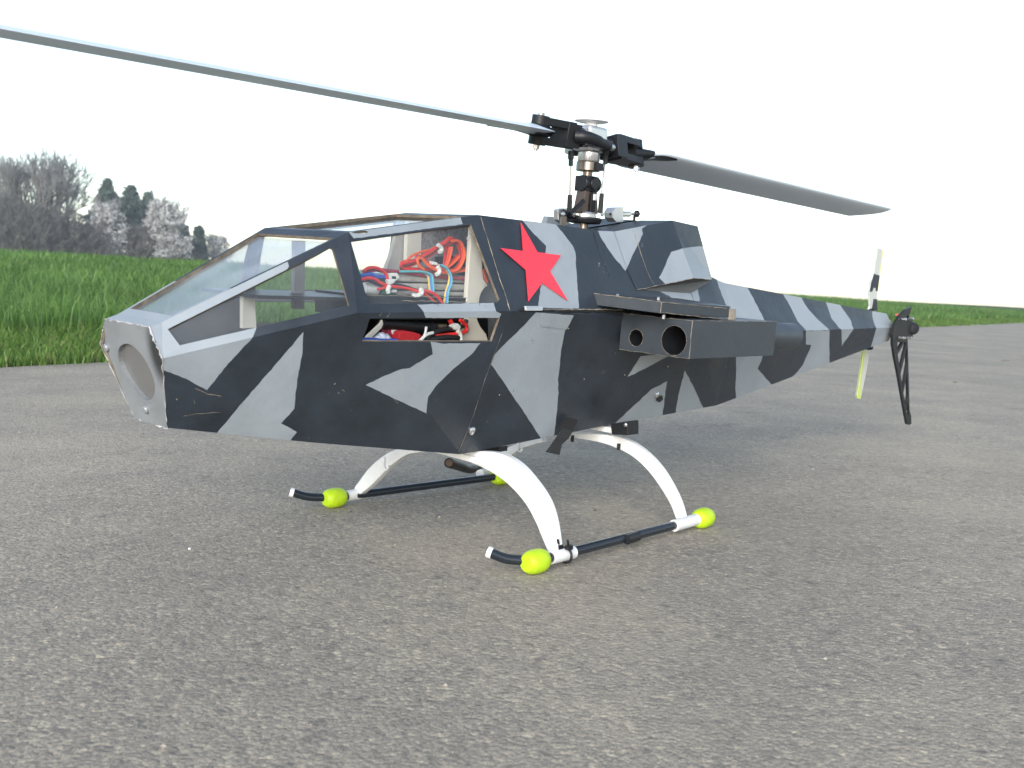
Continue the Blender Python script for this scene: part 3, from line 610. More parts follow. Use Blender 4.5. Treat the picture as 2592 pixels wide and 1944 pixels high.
# red star, with the crease of the foil
star = c3((437, 115), (548, 313), (704, 333), (632, 440), (751, 638), (578, 518), (487, 641), (470, 432), (300, 285), (452, 305))
mb = MB(); sp = [rear.hit(*p)+V((0, .004, .001)) for p in star]; cc = sum(sp, V((0, 0, 0)))/10
mb.extr(sp, (0, .0015, 0), RED); s_ = mb.build('red_star', fus, label='red five pointed star on the side panel'); mirror_of(s_, label='red five pointed star on the far side')
# screws and bolts of the side
for (x, y), r_ in zip(c3((112, 1500), (1345, 1260), (760, 820), (865, 1157), (1422, 1073), (300, 1262), (1135, 1130)), (.016, .014, .003, .003, .004, .003, .003)):
    p = rear.hit(x, y); mb = MB(); mb.lathe(p, [(0, r_), (r_*.5, r_), (r_*.8, r_*.6), (r_*.85, 0)], STEEL if r_ > .01 else EDGE, (0, 1, -.15), 10); mb.build('screw', fus, True)
p = [rear.hit(*q)+V((0, .004, 0)) for q in c3((1345, 1275), (1375, 1265), (1380, 1290), (1360, 1310), (1340, 1300))]; mb = MB(); mb.extr(p, (0, .006, 0), BPL); mb.build('rubber_plug', fus)
# repair patch panel near the seam
pp = [rear.hit(*q)+V((0, .001, 0)) for q in c3((575, 715), (790, 735), (745, 825), (575, 805))]; mb = MB(); mb.extr(pp, (0, .0025, 0), LIGHT); mb.build('patch', fus)
# hanging black tape
tp = [c3(*q) for q in [((735, 1408), (808, 1425)), ((700, 1480), (775, 1500)), ((665, 1540), (745, 1550)), ((630, 1590), (700, 1590)), ((592, 1640), (685, 1660))]]
mb = MB(); A = []
for i, (a, b) in enumerate(tp): A.append((aT(*a, .215-.004*i+[0, 0, .012, .02, .03][i]), aT(*b, .215-.004*i+[0, .0, .012, .02, .03][i])))
for i in range(4):
    q = [A[i][0], A[i][1], A[i+1][1], A[i+1][0]]; q = [p+V((0, .012, 0)) for p in q]; mb.extr(q, (0, .002, 0), TAPE)
mb.build('tape', heli, label='strip of black tape hanging from the belly')
# ---- exhaust housing (port), closed wedge
hA, hB, hC, hD = aT(1554, 586, .20), aT(1702, 558, .20), aT(1766, 572.5, .16), aT(1610, 734, .345)
hE, hF, hG = aT(1755, 704, .43), aT(1814.5, 709, .21), aT(1587, 680, .30)
hI = F5+V((0, .002, 0)); hG = rear.hit(1587, 680)+V((0, .003, 0)); hD = rear.hit(1610, 734)+V((0, .003, 0)); hA = F2+V((0, .003, 0)); hTf = V((hB.x, .0, hB.z))
hn = (hB-hA).cross(hD-hA).normalized(); hE = aP(1755, 704, hA, hn); hG = aP(1587, 680, hA, hn); print('housing', hA, hB, hD, hE, hG)
hF = V((hF.x, min(hF.y, hE.y-.12), hF.z)); 
cin = [V((hA.x, .02, hA.z)), V((hB.x, .02, hB.z-.004)), V((hC.x, .02, hC.z-.004)), V((hF.x, .02, hF.z))]
keysH = [hA, hB, hE, hD, hG, hC, hF]
hs_ = Sheet([hA, hB, hE, hD, hG], [(0, 1, 4), (1, 2, 4), (4, 2, 3)], (0, 2, 1))
hump = MB()
def addsheet(mb, sh, paints):
    vs, fs, mi = sh.build(paints); 
    for m, M_ in ((0, DARK), (1, LIGHT)):
        k = [f for f, q in zip(fs, mi) if q == m]
        if k: mb.add(vs, k, M_)
hl = ch((1210, 540), (1370, 490), (1500, 472), (1700, 462), (1870, 930), (1850, 960), (1520, 915), (1130, 990), (1040, 900), (1110, 770))
addsheet(hump, hs_, [(1, hl), (1, ch((180, 225), (410, 235), (880, 160), (800, 215), (815, 290), (750, 430), (650, 630), (570, 805), (400, 600), (250, 380)))])
addsheet(hump, Sheet([hB, hC, hF, hE], [(0, 1, 2), (0, 2, 3)], (0, 2, 1)), [(1, hl)])
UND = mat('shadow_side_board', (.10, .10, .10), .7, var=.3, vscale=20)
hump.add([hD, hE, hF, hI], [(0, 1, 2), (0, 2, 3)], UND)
hump.add([hA, hB, cin[1], cin[0]], [(0, 1, 2, 3)], DARK); hump.add([hB, hC, cin[2], cin[1]], [(0, 1, 2, 3)], DARK); hump.add([hC, hF, cin[3], cin[2]], [(0, 1, 2, 3)], DARK)
hh_ = hump.build('exhaust_housing', fus, label='faceted exhaust housing on the near side behind the rotor mast')
strip('board_edge', [hD, hE, hF], .0022, EDGE, hh_, (0, .001, 0)); strip('seam', [hs_.hit(*p) for p in ch((670, 210), (745, 440), (850, 760), (960, 985))], .0014, EDGE, hh_, (0, .001, 0))
m_ = mirror_of(hh_, label='matching exhaust housing on the far side')
# low far-side fairing seen over the roof
mb = MB(); q = [aT(x, y, -.22) for x, y in c4((490, 1465), (520, 1382), (640, 1395), (860, 1500), (870, 1560), (600, 1560))]; mb.extr(q, (0, -.03, 0), LIGHT); mb.build('far_fairing', fus)
# ---- stub wing: thin slab, leading edge and tip visible
def wing():
    le0 = aT(1499, 740, .30); le1 = V((.10, .60, aS(1674, 763, .1).z)); zt = le1.z; th = .047
    top_ = [V((.02, .24, zt+.012)), le1, V((.60, .60, zt-.012)), V((.66, .57, zt-.012)), V((.72, .24, zt))]
    mb = MB(); mb.extr(top_, (0, 0, -th), BPOD); return mb.build('stub_wing', heli, bevel=.002, label='dark stub wing on the near side above the box')
wg = wing()
for i, (x, y) in enumerate(c5b((275, 118), (727, 152), (785, 347))):
    p = aT(x, y, [.36, .52, .60][i]); mb = MB(); mb.lathe(p-V((0, 0, .012)), [(0, .007), (.014, .007), (.018, .003)], STEEL, (0, 0, 1), 10); mb.build('screw', wg, True)
zt = .985
strip('board_edge', [aS(1674, 764, .098), aS(1672, 792, .098)], .0022, EDGE, wg, (-.001, .001, 0))
for q in (((1676, 765), (1760, 773), (1838, 781)), ((1673, 791), (1760, 800), (1836, 809))): strip('board_edge', [aT(x, y, .602) for x, y in q], .0018, EDGE, wg)
strip('board_edge', [V((.035, .30, 1.008)), V((.098, .598, .998))], .0018, EDGE, wg, (-.002, 0, -.001))
mb = MB(); mb.extr([aT(*p, .59) for p in c5b((1500, 270), (1560, 270), (1555, 400), (1492, 392))], (0, .012, 0), mat('bare_end_block', (.26, .23, .19), .7, var=.3, vscale=80)); mb.build('end_block', wg)
# ---- launcher box with two bored tubes and a barrel behind
def launcher():
    q = [aS(x, y, .20) for x, y in ((1574, 793), (1751, 813), (1745, 908), (1569, 885))]; z1 = .930; z0 = .779; t0, t1 = .336, .683
    F_ = [V((.20, t0, z1)), V((.20, t1, z1)), V((.20, t1, z0)), V((.20, t0, z0))]; bk = [p+V((.67, 0, 0)) for p in F_]
    mb = MB(); ex, ey = V((0, 1, 0)), V((0, 0, 1)); o = F_[3]; rings = []
    for (cx, cy), rad in zip(c5b((481, 590), (900, 620)), (.0355, .060)):
        c = aS(cx, cy, .20); rings.append([c+ex*rad*math.cos(a)+ey*rad*math.sin(a) for a in [2*math.pi*i/36 for i in range(36)]])
    pts = F_+rings[0]+rings[1]; V2 = [V(((p-o).y, (p-o).z)) for p in pts]
    E_ = [(0, 1), (1, 2), (2, 3), (3, 0)]+[(4+i, 4+(i+1) % 36) for i in range(36)]+[(40+i, 40+(i+1) % 36) for i in range(36)]
    r = delaunay_2d_cdt(V2, E_, [], 0, 1e-7); h1 = [tuple(v) for v in V2[4:40]]; h2 = [tuple(v) for v in V2[40:76]]
    fs = [tuple(f) for f in r[2] if (lambda c: not inpoly(c, h1) and not inpoly(c, h2))((sum(r[0][i].x for i in f)/3, sum(r[0][i].y for i in f)/3))]
    mb.add([o+ex*v.x+ey*v.y for v in r[0]], fs, BPOD)
    for a, b in ((0, 1), (1, 2), (2, 3), (3, 0)): mb.add([F_[a], F_[b], bk[b], bk[a]], [(0, 1, 2, 3)], BPOD)
    mb.add(bk, [(0, 1, 2, 3)], BPOD); L_ = mb.build('launcher_box', heli, label='dark rectangular box with two round bores under the near stub wing')
    for rg in rings:
        mb = MB(); n = 36; c = sum(rg, V((0, 0, 0)))/n; inner = [p+V((.30, 0, 0)) for p in rg]; mb.add(rg+inner, [(i, (i+1) % n, n+(i+1) % n, n+i) for i in range(n)], BPL)
        mb.add(inner, [tuple(range(n))], BPL); mb.build('bore', L_, True)
        strip('board_edge', rg+[rg[0]], .0010, EDGE, L_, (-.001, 0, 0))
    strip('board_edge', [F_[1], F_[2]], .0019, EDGE, L_, (-.0005, .0005, 0)); strip('board_edge', [F_[0], F_[1], bk[1]], .0010, EDGE, L_, (0, 0, .0006))
    strip('board_edge', [F_[3], F_[2]], .0008, EDGE, L_, (0, 0, 0))
    mb = MB(); mb.tube([V((.86, .50, .848)), V((1.36, .50, .842)), V((1.365, .50, .842))], [.066, .066, .055], BPOD, 28); mb.build('barrel', L_, True)
    return L_
LB = launcher(); mirror_of(wg, label='dark stub wing on the far side'); mirror_of(LB, label='matching box under the far stub wing')
# ---- landing gear
def g_(x, y, z): return bf(gnd(x, y, z))
RB = .044
balls = {'nf': (1356, 1421), 'nr': (1779.5, 1311), 'ff': (846.6, 1260), 'fr': (1268, 1205)}
B = {k: g_(x, y, RB) for k, (x, y) in balls.items()}
def skid(near_, a, b, cap_px, sock1, sock2, endlen):
    d = (b-a).normalized(); side = 'near' if near_ else 'far'
    c = g_(*cap_px, .075); mb = MB(); mid1 = a-d*.075
    mb.tube(spl([c, c.lerp(a, .33)+V((0, 0, -.010)), a.lerp(c, .33)+V((0, 0, -.006)), a, a+d*.15, b+d*endlen], 7), .0182, CARB, 16)
    sk = mb.build('skid_tube', heli, True, label='black skid tube on the %s side' % side)
    mb = MB(); cd0 = (mid1-c).normalized(); mb.tube([c-cd0*.012, c-cd0*.011, c+cd0*.006], [.0185, .0205, .0205], WPL, 16); mb.build('end_cap', sk, True)
    for q in (a, b):
        mb = MB(); mb.lathe(q, [(-.052, .020), (-.051, .029), (-.043, .0365), (-.026, .0425), (0, .0445), (.026, .0425), (.043, .0365), (.051, .029), (.052, .020)], LIME, d, 28); mb.build('rubber_float', sk, True)
    for q0, q1 in (sock1, sock2):
        p0 = g_(*q0, RB); p1 = g_(*q1, RB); mb = MB(); mb.tube([p0, p1], .0250, WPL, 18); mb.build('socket', sk, True)
    if near_:
        m0, m1 = [g_(x, y, RB) for x, y in c6((1705, 608), (1755, 592))]; mb = MB(); mb.tube([m0, m1], (.0196), BPL, 16); mb.build('tape_band', sk, True)
        e = b+d*.055; mb = MB(); mb.lathe(e, [(0, .014), (.018, .014), (.02, .008), (.03, .007)], STEEL, d, 12); mb.build('end_bolt', sk, True)
    return sk
S1, S2 = c6((1335, 695), (1442, 668)), c6((1935, 540), (2050, 508)); S3, S4 = c6((340, 396), (458, 376)), c6((990, 290), (1075, 270))
sn = skid(True, B['nf'], B['nr'], c6((1042, 672))[0], S1, S2, .06); sf = skid(False, B['ff'], B['fr'], c6((78, 378))[0], S3, S4, .06)
# arched struts: profile in a plane across the machine
def strut(name, outer, inner, s, w_, label):
    n = len(outer); O_ = spl([aS(x, y, s) for x, y in outer], 5); I_ = spl([aS(x, y, s) for x, y in inner], 5); mb = MB(); N_ = len(O_)
    vs = []; 
    for o_, i_ in zip(O_, I_): vs += [o_+V((-w_/2, 0, 0)), i_+V((-w_/2, 0, 0)), i_+V((w_/2, 0, 0)), o_+V((w_/2, 0, 0))]
    fs = [(0, 1, 2, 3), tuple((N_-1)*4+k for k in (3, 2, 1, 0))]+[(i*4+k, (i+1)*4+k, (i+1)*4+(k+1) % 4, i*4+(k+1) % 4) for i in range(N_-1) for k in range(4)]
    mb.add(vs, fs, WPL); return mb.build(name, heli, True, .004, label, 50)
sf_s = (B['nf'].x+g_(*S1[1], RB).x)/2+.025; sr_s = (g_(*S2[0], RB).x+g_(*S2[1], RB).x)/2
ff_s = (g_(*S3[0], RB).x+g_(*S3[1], RB).x)/2; fr_s = (g_(*S4[0], RB).x+g_(*S4[1], RB).x)/2
WS = .034
st1 = strut('landing_strut', c6((880, 185), (1010, 176), (1110, 190), (1200, 245), (1285, 345), (1335, 430), (1362, 520), (1378, 620), (1385, 690)), c6((880, 205), (960, 232), (1060, 278), (1150, 345), (1225, 430), (1275, 520), (1300, 580), (1325, 640), (1345, 690)), sf_s, WS, 'white arched front strut on the near side')
st2 = strut('landing_strut', c6((1400, 88), (1500, 88), (1620, 98), (1710, 118), (1800, 175), (1880, 260), (1940, 360), (1975, 440), (1995, 520)), c6((1400, 108), (1500, 118), (1600, 138), (1690, 172), (1760, 215), (1830, 285), (1890, 370), (1930, 440), (1960, 520)), sr_s, WS, 'white arched rear strut on the near side')
st3 = strut('landing_strut', c6((700, 150), (620, 160), (560, 182), (510, 215), (460, 262), (420, 315), (395, 350), (380, 385)), c6((720, 180), (650, 192), (600, 222), (555, 258), (510, 305), (470, 345), (440, 370), (420, 385)), ff_s, WS, 'white arched front strut on the far side')
st4 = strut('landing_strut', c6((1300, 110), (1240, 125), (1180, 140), (1130, 162), (1090, 190), (1050, 225), (1025, 250), (1010, 280)), c6((1310, 132), (1260, 145), (1200, 165), (1160, 190), (1120, 220), (1085, 248), (1060, 265), (1040, 280)), fr_s, WS, 'white arched rear strut on the far side')
for s_o, (x, y), ss in ((st3, c6((548, 238))[0], ff_s), (st4, c6((1195, 155))[0], fr_s)):
    p = aS(x, y, ss); mb = MB(); mb.tube(spl([p+V((-.03, .0, .03)), p+V((-.032, 0, -.01)), p+V((-.03, .02, -.02)), p+V((-.028, .03, .0))], 4), .005, WPL, 8); mb.build('hook', s_o, True)
for x0, y0, x1, y1 in ((1352, 610, 1368, 722), (1400, 620, 1415, 718)):       # two black cable ties on the near front socket
    p = g_(*c6(((x0+x1)/2, (y0+y1)/2+14))[0], RB); dd = (B['nr']-B['nf']).normalized()
    ring = [p+(V((0, 1, 0))*math.cos(a)+V((0, 0, 1))*math.sin(a))*.028 for a in [2*math.pi*i/18 for i in range(19)]]
    mb = MB(); mb.tube(ring, .0048, BPL, 6); mb.box(tuple(p+V((-.012, .004, .024))), tuple(p+V((.012, .022, .040))), BPL)
    mb.tube([p+V((0, .01, .035)), p+V((-.02, .02, .062))], .005, BPL, 5); mb.build('cable_tie', sn, True)
# cross pieces and belly gear
mb = MB(); mb.box8([V((sf_s-.03, -.30, .335)), V((sf_s+.03, -.30, .335)), V((sf_s+.03, .30, .330)), V((sf_s-.03, .30, .330)), V((sf_s-.03, -.30, .36)), V((sf_s+.03, -.30, .36)), V((sf_s+.03, .30, .355)), V((sf_s-.03, .30, .355))], WPL); mb.build("cross_brace", heli, bevel=.003)
mb = MB(); mb.box((sr_s-.03, -.25, .385), (sr_s+.03, .25, .41), WPL); mb.build('cross_brace', heli, bevel=.003)
q = [aS(x, y, -.33) for x, y in cb((940, 665), (1350, 585), (1345, 695), (1090, 725))]; mb = MB(); mb.extr(q, (.05, 0, 0), BPL); mb.build('mounting_block', heli)
p0, p1, p2, p3 = [aT(x, y, t) for (x, y), t in zip(cb((300, 925), (520, 990), (760, 1060), (1010, 975)), (-.02, -.06, -.10, -.14))]
mb = MB(); C_ = spl([p0, p1, p2, p3], 5); mb.tube(C_, [.0205]*8+[.018]*4+[.012]*(len(C_)-12), BPL, 16, cap=False); mb.tube([p0+V((.001, 0, 0)), p0+(p1-p0)*.3], .0165, mat('tube_bore', (.06, .04, .03), .7), 14)
mb.build('antenna_tube', heli, True, label='short bent black tube under the belly')
q = [aS(x, y, .30) for x, y in c6((1625, 45), (1710, 30), (1710, 100), (1632, 96))]; mb = MB(); mb.extr(q, (.08, 0, 0), BPL)
mb.lathe(aS(*c6((1702, 48))[0], .295), [(0, .010), (.008, .01), (.011, .004)], STEEL, (-1, 0, 0), 10); mb.build('servo', heli, bevel=.003, label='small black servo at the rear strut')
for (x, y) in c6((1440, 122), (1665, 162)):
    p = aS(x, y, sr_s-.03); mb = MB(); mb.lathe(p+V((0, 0, .02)), [(0, .008), (-.028, .008), (-.03, .002)], BPL, (0, 0, 1), 8); mb.build('strut_bolt', st2, True)
# ---- main rotor
S0 = .312
def zc(Y): return 1.8304-.000366*Y
def xs(X, Y, t=0): x, y = c4((X, Y))[0]; return aT(x, y, t)
mast = MB(); mast.cyl((S0, 0, 1.20), (S0, 0, zc(420)), .0215, BRASS, 20); mast = mast.build('rotor_mast', heli, True, label='steel rotor mast')
head = MB(); ZH = zc(450)
head.box((S0-.062, -.05, zc(595)), (S0+.062, .05, zc(300)), ALU); hd = head.build('rotor_head', heli, bevel=.012, label='silver aluminium rotor head block')
mb = MB(); mb.lathe((S0, 0, 0), [(zc(712), .046), (zc(700), .049), (zc(610), .049), (zc(600), .046)], ALU); mb.build('head_collar', hd, True)
mb = MB(); mb.lathe((S0, 0, 0), [(zc(825), .050), (zc(818), .053), (zc(725), .053), (zc(716), .050)], BRASS); mb.box((S0-.02, .03, zc(815)), (S0+.03, .064, zc(728)), BPL); mb.build('clamp_ring', mast, True)
mb = MB(); mb.lathe((S0, 0, 0), [(zc(300), .028), (zc(265), .026), (zc(255), .03), (zc(250), .060), (zc(240), .074), (zc(232), .074), (zc(212), .062), (zc(190), .034), (zc(182), 0)], WPL); mb.build('head_button', hd, True, label='white plastic button on top of the rotor head')
for a in (-1, 1):    # bearing rings on the head block
    mb = MB(); mb.lathe((S0+a*.062, 0, ZH), [(0, .042), (a*.006, .042), (a*.006, .03), (a*.002, .029)], STEEL, (1, 0, 0), 24); mb.build('bearing', hd, True)
mb = MB(); mb.lathe((S0, 0, 0), [(zc(905), .040), (zc(885), .043)], BPL); mb.box((S0-.040, -.036, zc(1065)), (S0+.040, .036, zc(885)), BPL)
mb.cyl((S0-.052, .01, zc(975)), (S0+.052, .01, zc(975)), .034, BPL, 16); mb.cyl((S0, -.03, zc(975)), (S0, .05, zc(975)), .027, BPL, 16); fo = mb.build('wash_out_hub', mast, True, .003)
mb = MB()
for sg in (-1, 1):
    mb.box8([V((S0+sg*.018, -.02, zc(1320))), V((S0+sg*.058, -.02, zc(1320))), V((S0+sg*.058, .03, zc(1320))), V((S0+sg*.018, .03, zc(1320))), V((S0+sg*.012, -.02, zc(1060))), V((S0+sg*.040, -.02, zc(1060))), V((S0+sg*.040, .03, zc(1060))), V((S0+sg*.012, .03, zc(1060)))], mat('brown_black_plastic', (.07, .052, .045), .4))
mb.box((S0-.004, .03, zc(1300)), (S0+.030, .036, zc(1075)), BPL); mb.box((S0+.006, .036, zc(1165)), (S0+.03, .04, zc(1090)), WPL); mb.tube([xs(780, 1350, .05), xs(950, 1190, .05)], .010, BPL, 8); mb.build('wash_out_arm', mast, False, .003)
sw = MB(); sw.lathe((S0, 0, 0), [(zc(1398), .044), (zc(1390), .052), (zc(1335), .052), (zc(1312), .046), (zc(1305), .03)], ALU); sw = sw.build('swashplate', heli, True, label='silver swashplate on a black ring')
mb = MB(); mb.lathe((S0, 0, 0), [(zc(1450), .052), (zc(1440), .072), (zc(1395), .080), (zc(1375), .078)], BPL); mb.box((S0-.10, -.012, zc(1440)), (S0+.10, .012, zc(1360)), BPL); mb.build('swash_ring', sw, True, .003)
mb = MB(); mb.extr([xs(X, Y, -.03) for X, Y in ((640, 1300), (700, 1283), (850, 1290), (850, 1440), (700, 1470), (645, 1430))], (0, -.03, 0), ALU); mb.build('servo_arm', sw, False, .004)
mb = MB(); mb.tube([xs(700, 1345, .03), xs(690, 1480, .03)], [.017, .015], BPL, 10); mb.tube([xs(700, 1330, .02), xs(820, 1400, .0)], .013, BPL, 8); mb.lathe(xs(690, 1357, .048), [(0, .011), (.008, .01), (.012, .004)], STEEL, (0, 1, 0), 12); mb.extr([xs(X, Y, .045) for X, Y in ((665, 1385), (720, 1385), (715, 1500), (650, 1500))], (0, .01, 0), BRASS); mb.build('link_arm', sw, True)
mb = MB(); mb.extr([xs(X, Y, -.02) for X, Y in ((1195, 1330), (1230, 1275), (1330, 1268), (1330, 1450), (1240, 1450), (1200, 1400))], (0, .05, 0), ALU); mb.lathe(xs(1270, 1355, .032), [(0, .007), (.004, .007), (.004, .003)], BPL, (0, 1, 0), 10); o_ = mb.build('lever_block', sw, False, .004)
mb = MB(); mb.tube([xs(1330, 1355, .0), xs(1345, 1355, 0)], .007, STEEL, 8); mb.tube([xs(1345, 1355, 0), xs(1350, 1355, 0), xs(1510, 1355, 0), xs(1520, 1355, 0)], [.009, .0125, .0125, .009], STEEL, 6); mb.tube([xs(1515, 1355, 0), xs(1560, 1352, 0)], .006, STEEL, 8)
mb.lathe(xs(1565, 1352, -.012), [(0, .006), (.01, .016), (.02, .016), (.03, .006)], BPL, (0, 1, 0), 12); mb.build('threaded_link', sw, True)
mb = MB(); mb.tube([xs(1562, 1370, .006), xs(1545, 1560, .006)], .0035, BPL, 8); mb.tube([xs(1572, 1370, -.01), xs(1572, 1470, -.008), xs(1535, 1560, -.01)], .0035, BPL, 8); mb.build('push_rod', sw, True)
for (a, b, c, d, t_) in (((795, 590), (792, 770), (782, 1120), (775, 1335), .0), ((1222, 480), (1212, 750), (1170, 1105), (1150, 1345), .06)):
    mb = MB(); A_, B_, C_, D_ = [xs(*q, t_) for q in (a, b, c, d)]
    mb.tube([A_, A_.lerp(B_, .5), A_.lerp(B_, .55), B_], [.0135, .0135, .0105, .0105], BPL, 10); mb.tube([B_, C_], .0048, STEEL, 10); mb.tube([C_, C_.lerp(D_, .97), D_], [.0105, .012, .006], BPL, 10)
    mb.lathe(D_+V((0, .006, -.004)), [(0, .008), (.01, .008), (.013, .003)], STEEL, (0, 1, 0), 10); mb.build('control_rod', hd, True)
# grips and blades
def grip(sg, sroot, sbolt, pitch, zb, label):            # sg -1 forward, +1 aft
    c, s_ = math.cos(pitch), math.sin(pitch)
    def P(s, t, z): return V((s, t*c-z*s_, zb(s)+t*s_+z*c))   # blade-pitch frame
    mb = MB(); xs_ = [S0+sg*.066, S0+sg*.075, S0+sg*.15, S0+sg*.16]
    mb.tube([P(x, 0, 0) for x in xs_], [.036, .042, .042, .034], BPL, 18)
    for k in range(3): mb.tube([P(S0+sg*(.084+.012*k), 0, 0), P(S0+sg*(.088+.012*k), 0, 0)], .046, BPL, 18)
    x0, x1 = S0+sg*.13, sbolt
    mb.box8([P(x0, -.052, -.046), P(x0+sg*.08, -.050, -.050), P(x0+sg*.08, .050, -.050), P(x0, .056, -.050), P(x0, -.056, .050), P(x0+sg*.08, -.050, .050), P(x0+sg*.08, .050, .050), P(x0, .056, .050)], BPL)
    for zz, z2 in ((.024, .056), (-.056, -.024)):
        arm = [(x0+sg*.03, -.050), (x0+sg*.03, .050), (x1, .036)]+[(x1+sg*.036*math.sin(a), .036*math.cos(a)) for a in [math.pi*i/10 for i in range(1, 10)]]+[(x1, -.036)]
        mb.extr([P(a, b, zz) for a, b in arm], P(0, 0, z2)-P(0, 0, zz), BPL)
        mb.tube([P(x1, 0, zz-.004), P(x1, 0, z2+.004)], .037, BPL, 22)
    g = mb.build('blade_grip', hd, True, .009, label, 40)
    mb = MB(); mb.tube([P(x1, 0, -.085), P(x1, 0, .072), P(x1, 0, .074)], [.009, .009, .005], STEEL, 12); mb.tube([P(x1, 0, -.076), P(x1, 0, -.06)], .015, STEEL, 6); mb.tube([P(x1, 0, .06), P(x1, 0, .070)], .015, STEEL, 14); bo = mb.build('blade_bolt', hd, True)
    # leading edge is to port on the forward blade and to starboard on the aft one; pitch arm on that side, reaching back over the head
    le = -sg; mb = MB(); mb.tube(spl([P(x0+sg*.02, le*.045, .0), P(x0-sg*.01, le*.085, .004), P(S0+sg*.045, le*.098, -.008), P(S0-sg*.012, le*.098, -.016)], 5), [.030]*4+[.026]*6+[.022]*6, BPL, 12)
    mb.tube([P(S0-sg*.012, le*.098, -.016), P(S0-sg*.045, le*.098, -.020)], .0135, STEEL, 12); mb.build('pitch_arm', hd, True)
    return P
def airfoil(ch_, th, n=9):
    u = [0, .01, .04, .10, .2, .33, .5, .7, .88, 1]; z = [0, .28, .52, .76, .95, 1, .86, .55, .24, .03]
    return [(a*ch_, b*th/2) for a, b in zip(u, z)]+[(a*ch_, -b*th/2) for a, b in list(zip(u, z))[::-1][:-1]]
def blade(sg, P, s_in, s_out, label, m=BLADE):
    le = sg; ch_ = .285; A = airfoil(ch_, .033); NS = 26; vs = []; fs = []; idx = []
    for i in range(NS+1):
        u = (i/NS)**2; s = s_in+(s_out-s_in)*u
        k = min(1, max(0, (abs(s-s_in))/.17)); k = k*k*(3-2*k); w = .34+.66*k; tipk = max(0, (abs(s-s_in)-abs(s_out-s_in)+.0))
        for a, z in A:
            q = a/ch_; lead = .085*w+0*q; t = lead-a*w; ss = s+sg*(-.012*q**2 if i == NS else 0); vs.append(P(ss, le*t, z*(1.9-.9*k)))
    n = len(A)
    for i in range(NS):
        for j in range(n): fs.append((i*n+j, i*n+(j+1) % n, (i+1)*n+(j+1) % n, (i+1)*n+j))
    fs += [tuple(range(n)), tuple(NS*n+j for j in range(n))]; nb = 5; mb = MB(); mb.add(vs, fs[nb*n:-2]+fs[-1:], m); mb.add(vs, fs[:nb*n]+fs[-2:-1], BPL); o = mb.build('rotor_blade', hd, True, 0, label, 50)
    # dark root reinforcement on both faces, ending in a slanted tongue
    mb = MB()
    for f in (-1,):
        R = []
        for i in range(13):
            u = i/12; s = s_in+sg*.005+(sg*.25)*u; k = min(1, max(0, (abs(s-s_in))/.17)); k = k*k*(3-2*k); w = .34+.66*k
            back = ch_*w*(.98-.90*u**1.6); zz = .033/2*(1.9-.9*k)*1.06
            R.append((P(s, le*(.085*w-.004), f*zz*.55), P(s, le*(.085*w-back*.33), f*zz*1.02), P(s, le*(.085*w-back), f*zz*(.9-.5*(back/(ch_*w))))))
        v = [p for r_ in R for p in r_]; mb.add(v, [(i*3+j, i*3+j+1, (i+1)*3+j+1, (i+1)*3+j) for i in range(12) for j in range(2)], BPL)
    mb.build('blade_root', hd, True); return o
pl0, pl1 = aT(0, 79, 0), aT(700, 207.5, 0); pr0, pr1 = aT(1700, 415, -.04), aT(2207, 533, -.04)
zl = lambda s: ZH+.004+(s-S0)*((pl1.z-pl0.z)/(pl1.x-pl0.x)) if s < S0+10 else 0
sl = (pl1.z-pl0.z)/(pl1.x-pl0.x); srr = (pr1.z-pr0.z)/(pr1.x-pr0.x)
bl_s = aT(1364, 328, 0).x; br_s = aT(1607, 400, 0).x
print('grip', bl_s, br_s, 'slopes', sl, srr, 'z at hub', pl1.z+sl*(S0-pl1.x), pr0.z+srr*(S0-pr0.x), ZH)
zL = lambda s: pl1.z+sl*(s-pl1.x); zR = lambda s: pr0.z+srr*(s-pr0.x)
PL_ = grip(-1, 0, bl_s, math.radians(-7.5), zL, 'black blade grip holding the forward blade'); PR_ = grip(1, 0, br_s, math.radians(11), zR, 'black blade grip holding the aft blade')
R_OUT = aT(2225, 531, -.04).x - S0 - .09
blade(-1, PL_, bl_s+.03, S0-R_OUT, 'long grey rotor blade pointing forward'); blade(1, PR_, br_s-.03, S0+R_OUT, 'long grey rotor blade pointing aft')
# ---- tail: gearbox, tail rotor on the far side, lattice fin
cf_ = lambda *p: cf(*p)
ft = .10
fin = [aT(x, y, ft) for x, y in cf((690, 588), (640, 610), (590, 660), (550, 720), (528, 820), (530, 900), (545, 1000), (575, 1150), (605, 1320), (635, 1490), (650, 1570), (670, 1578), (688, 1565), (685, 1500), (672, 1460), (665, 1200), (660, 1000), (655, 850), (650, 760), (665, 680))]
holes_f = [cf((570, 880), (590, 885), (612, 880), (572, 955)), cf((628, 885), (645, 885), (590, 1110), (572, 985), (600, 940)), cf((652, 900), (650, 1060), (615, 1280), (596, 1150), (632, 1000)), cf((652, 1130), (658, 1330), (640, 1420), (620, 1310)), cf((655, 1370), (668, 1470), (665, 1500), (645, 1470)), cf((655, 660), (668, 660), (650, 700), (620, 700), (630, 670))]
o3 = fin[0]; V2 = [V((p.x, p.z)) for p in fin]; E_ = [(i, (i+1) % len(fin)) for i in range(len(fin))]; HP = []
for h in holes_f:
    q = [aT(x, y, ft) for x, y in h]; k = len(V2); V2 += [V((p.x, p.z)) for p in q]; E_ += [(k+i, k+(i+1) % len(q)) for i in range(len(q))]; HP.append([(p.x, p.z) for p in q])
r = delaunay_2d_cdt(V2, E_, [], 0, 1e-7); OPy = [(p.x, p.z) for p in fin]
fs = [tuple(f) for f in r[2] if (lambda c: inpoly(c, OPy) and not any(inpoly(c, h) for h in HP))((sum(r[0][i].x for i in f)/3, sum(r[0][i].y for i in f)/3))]
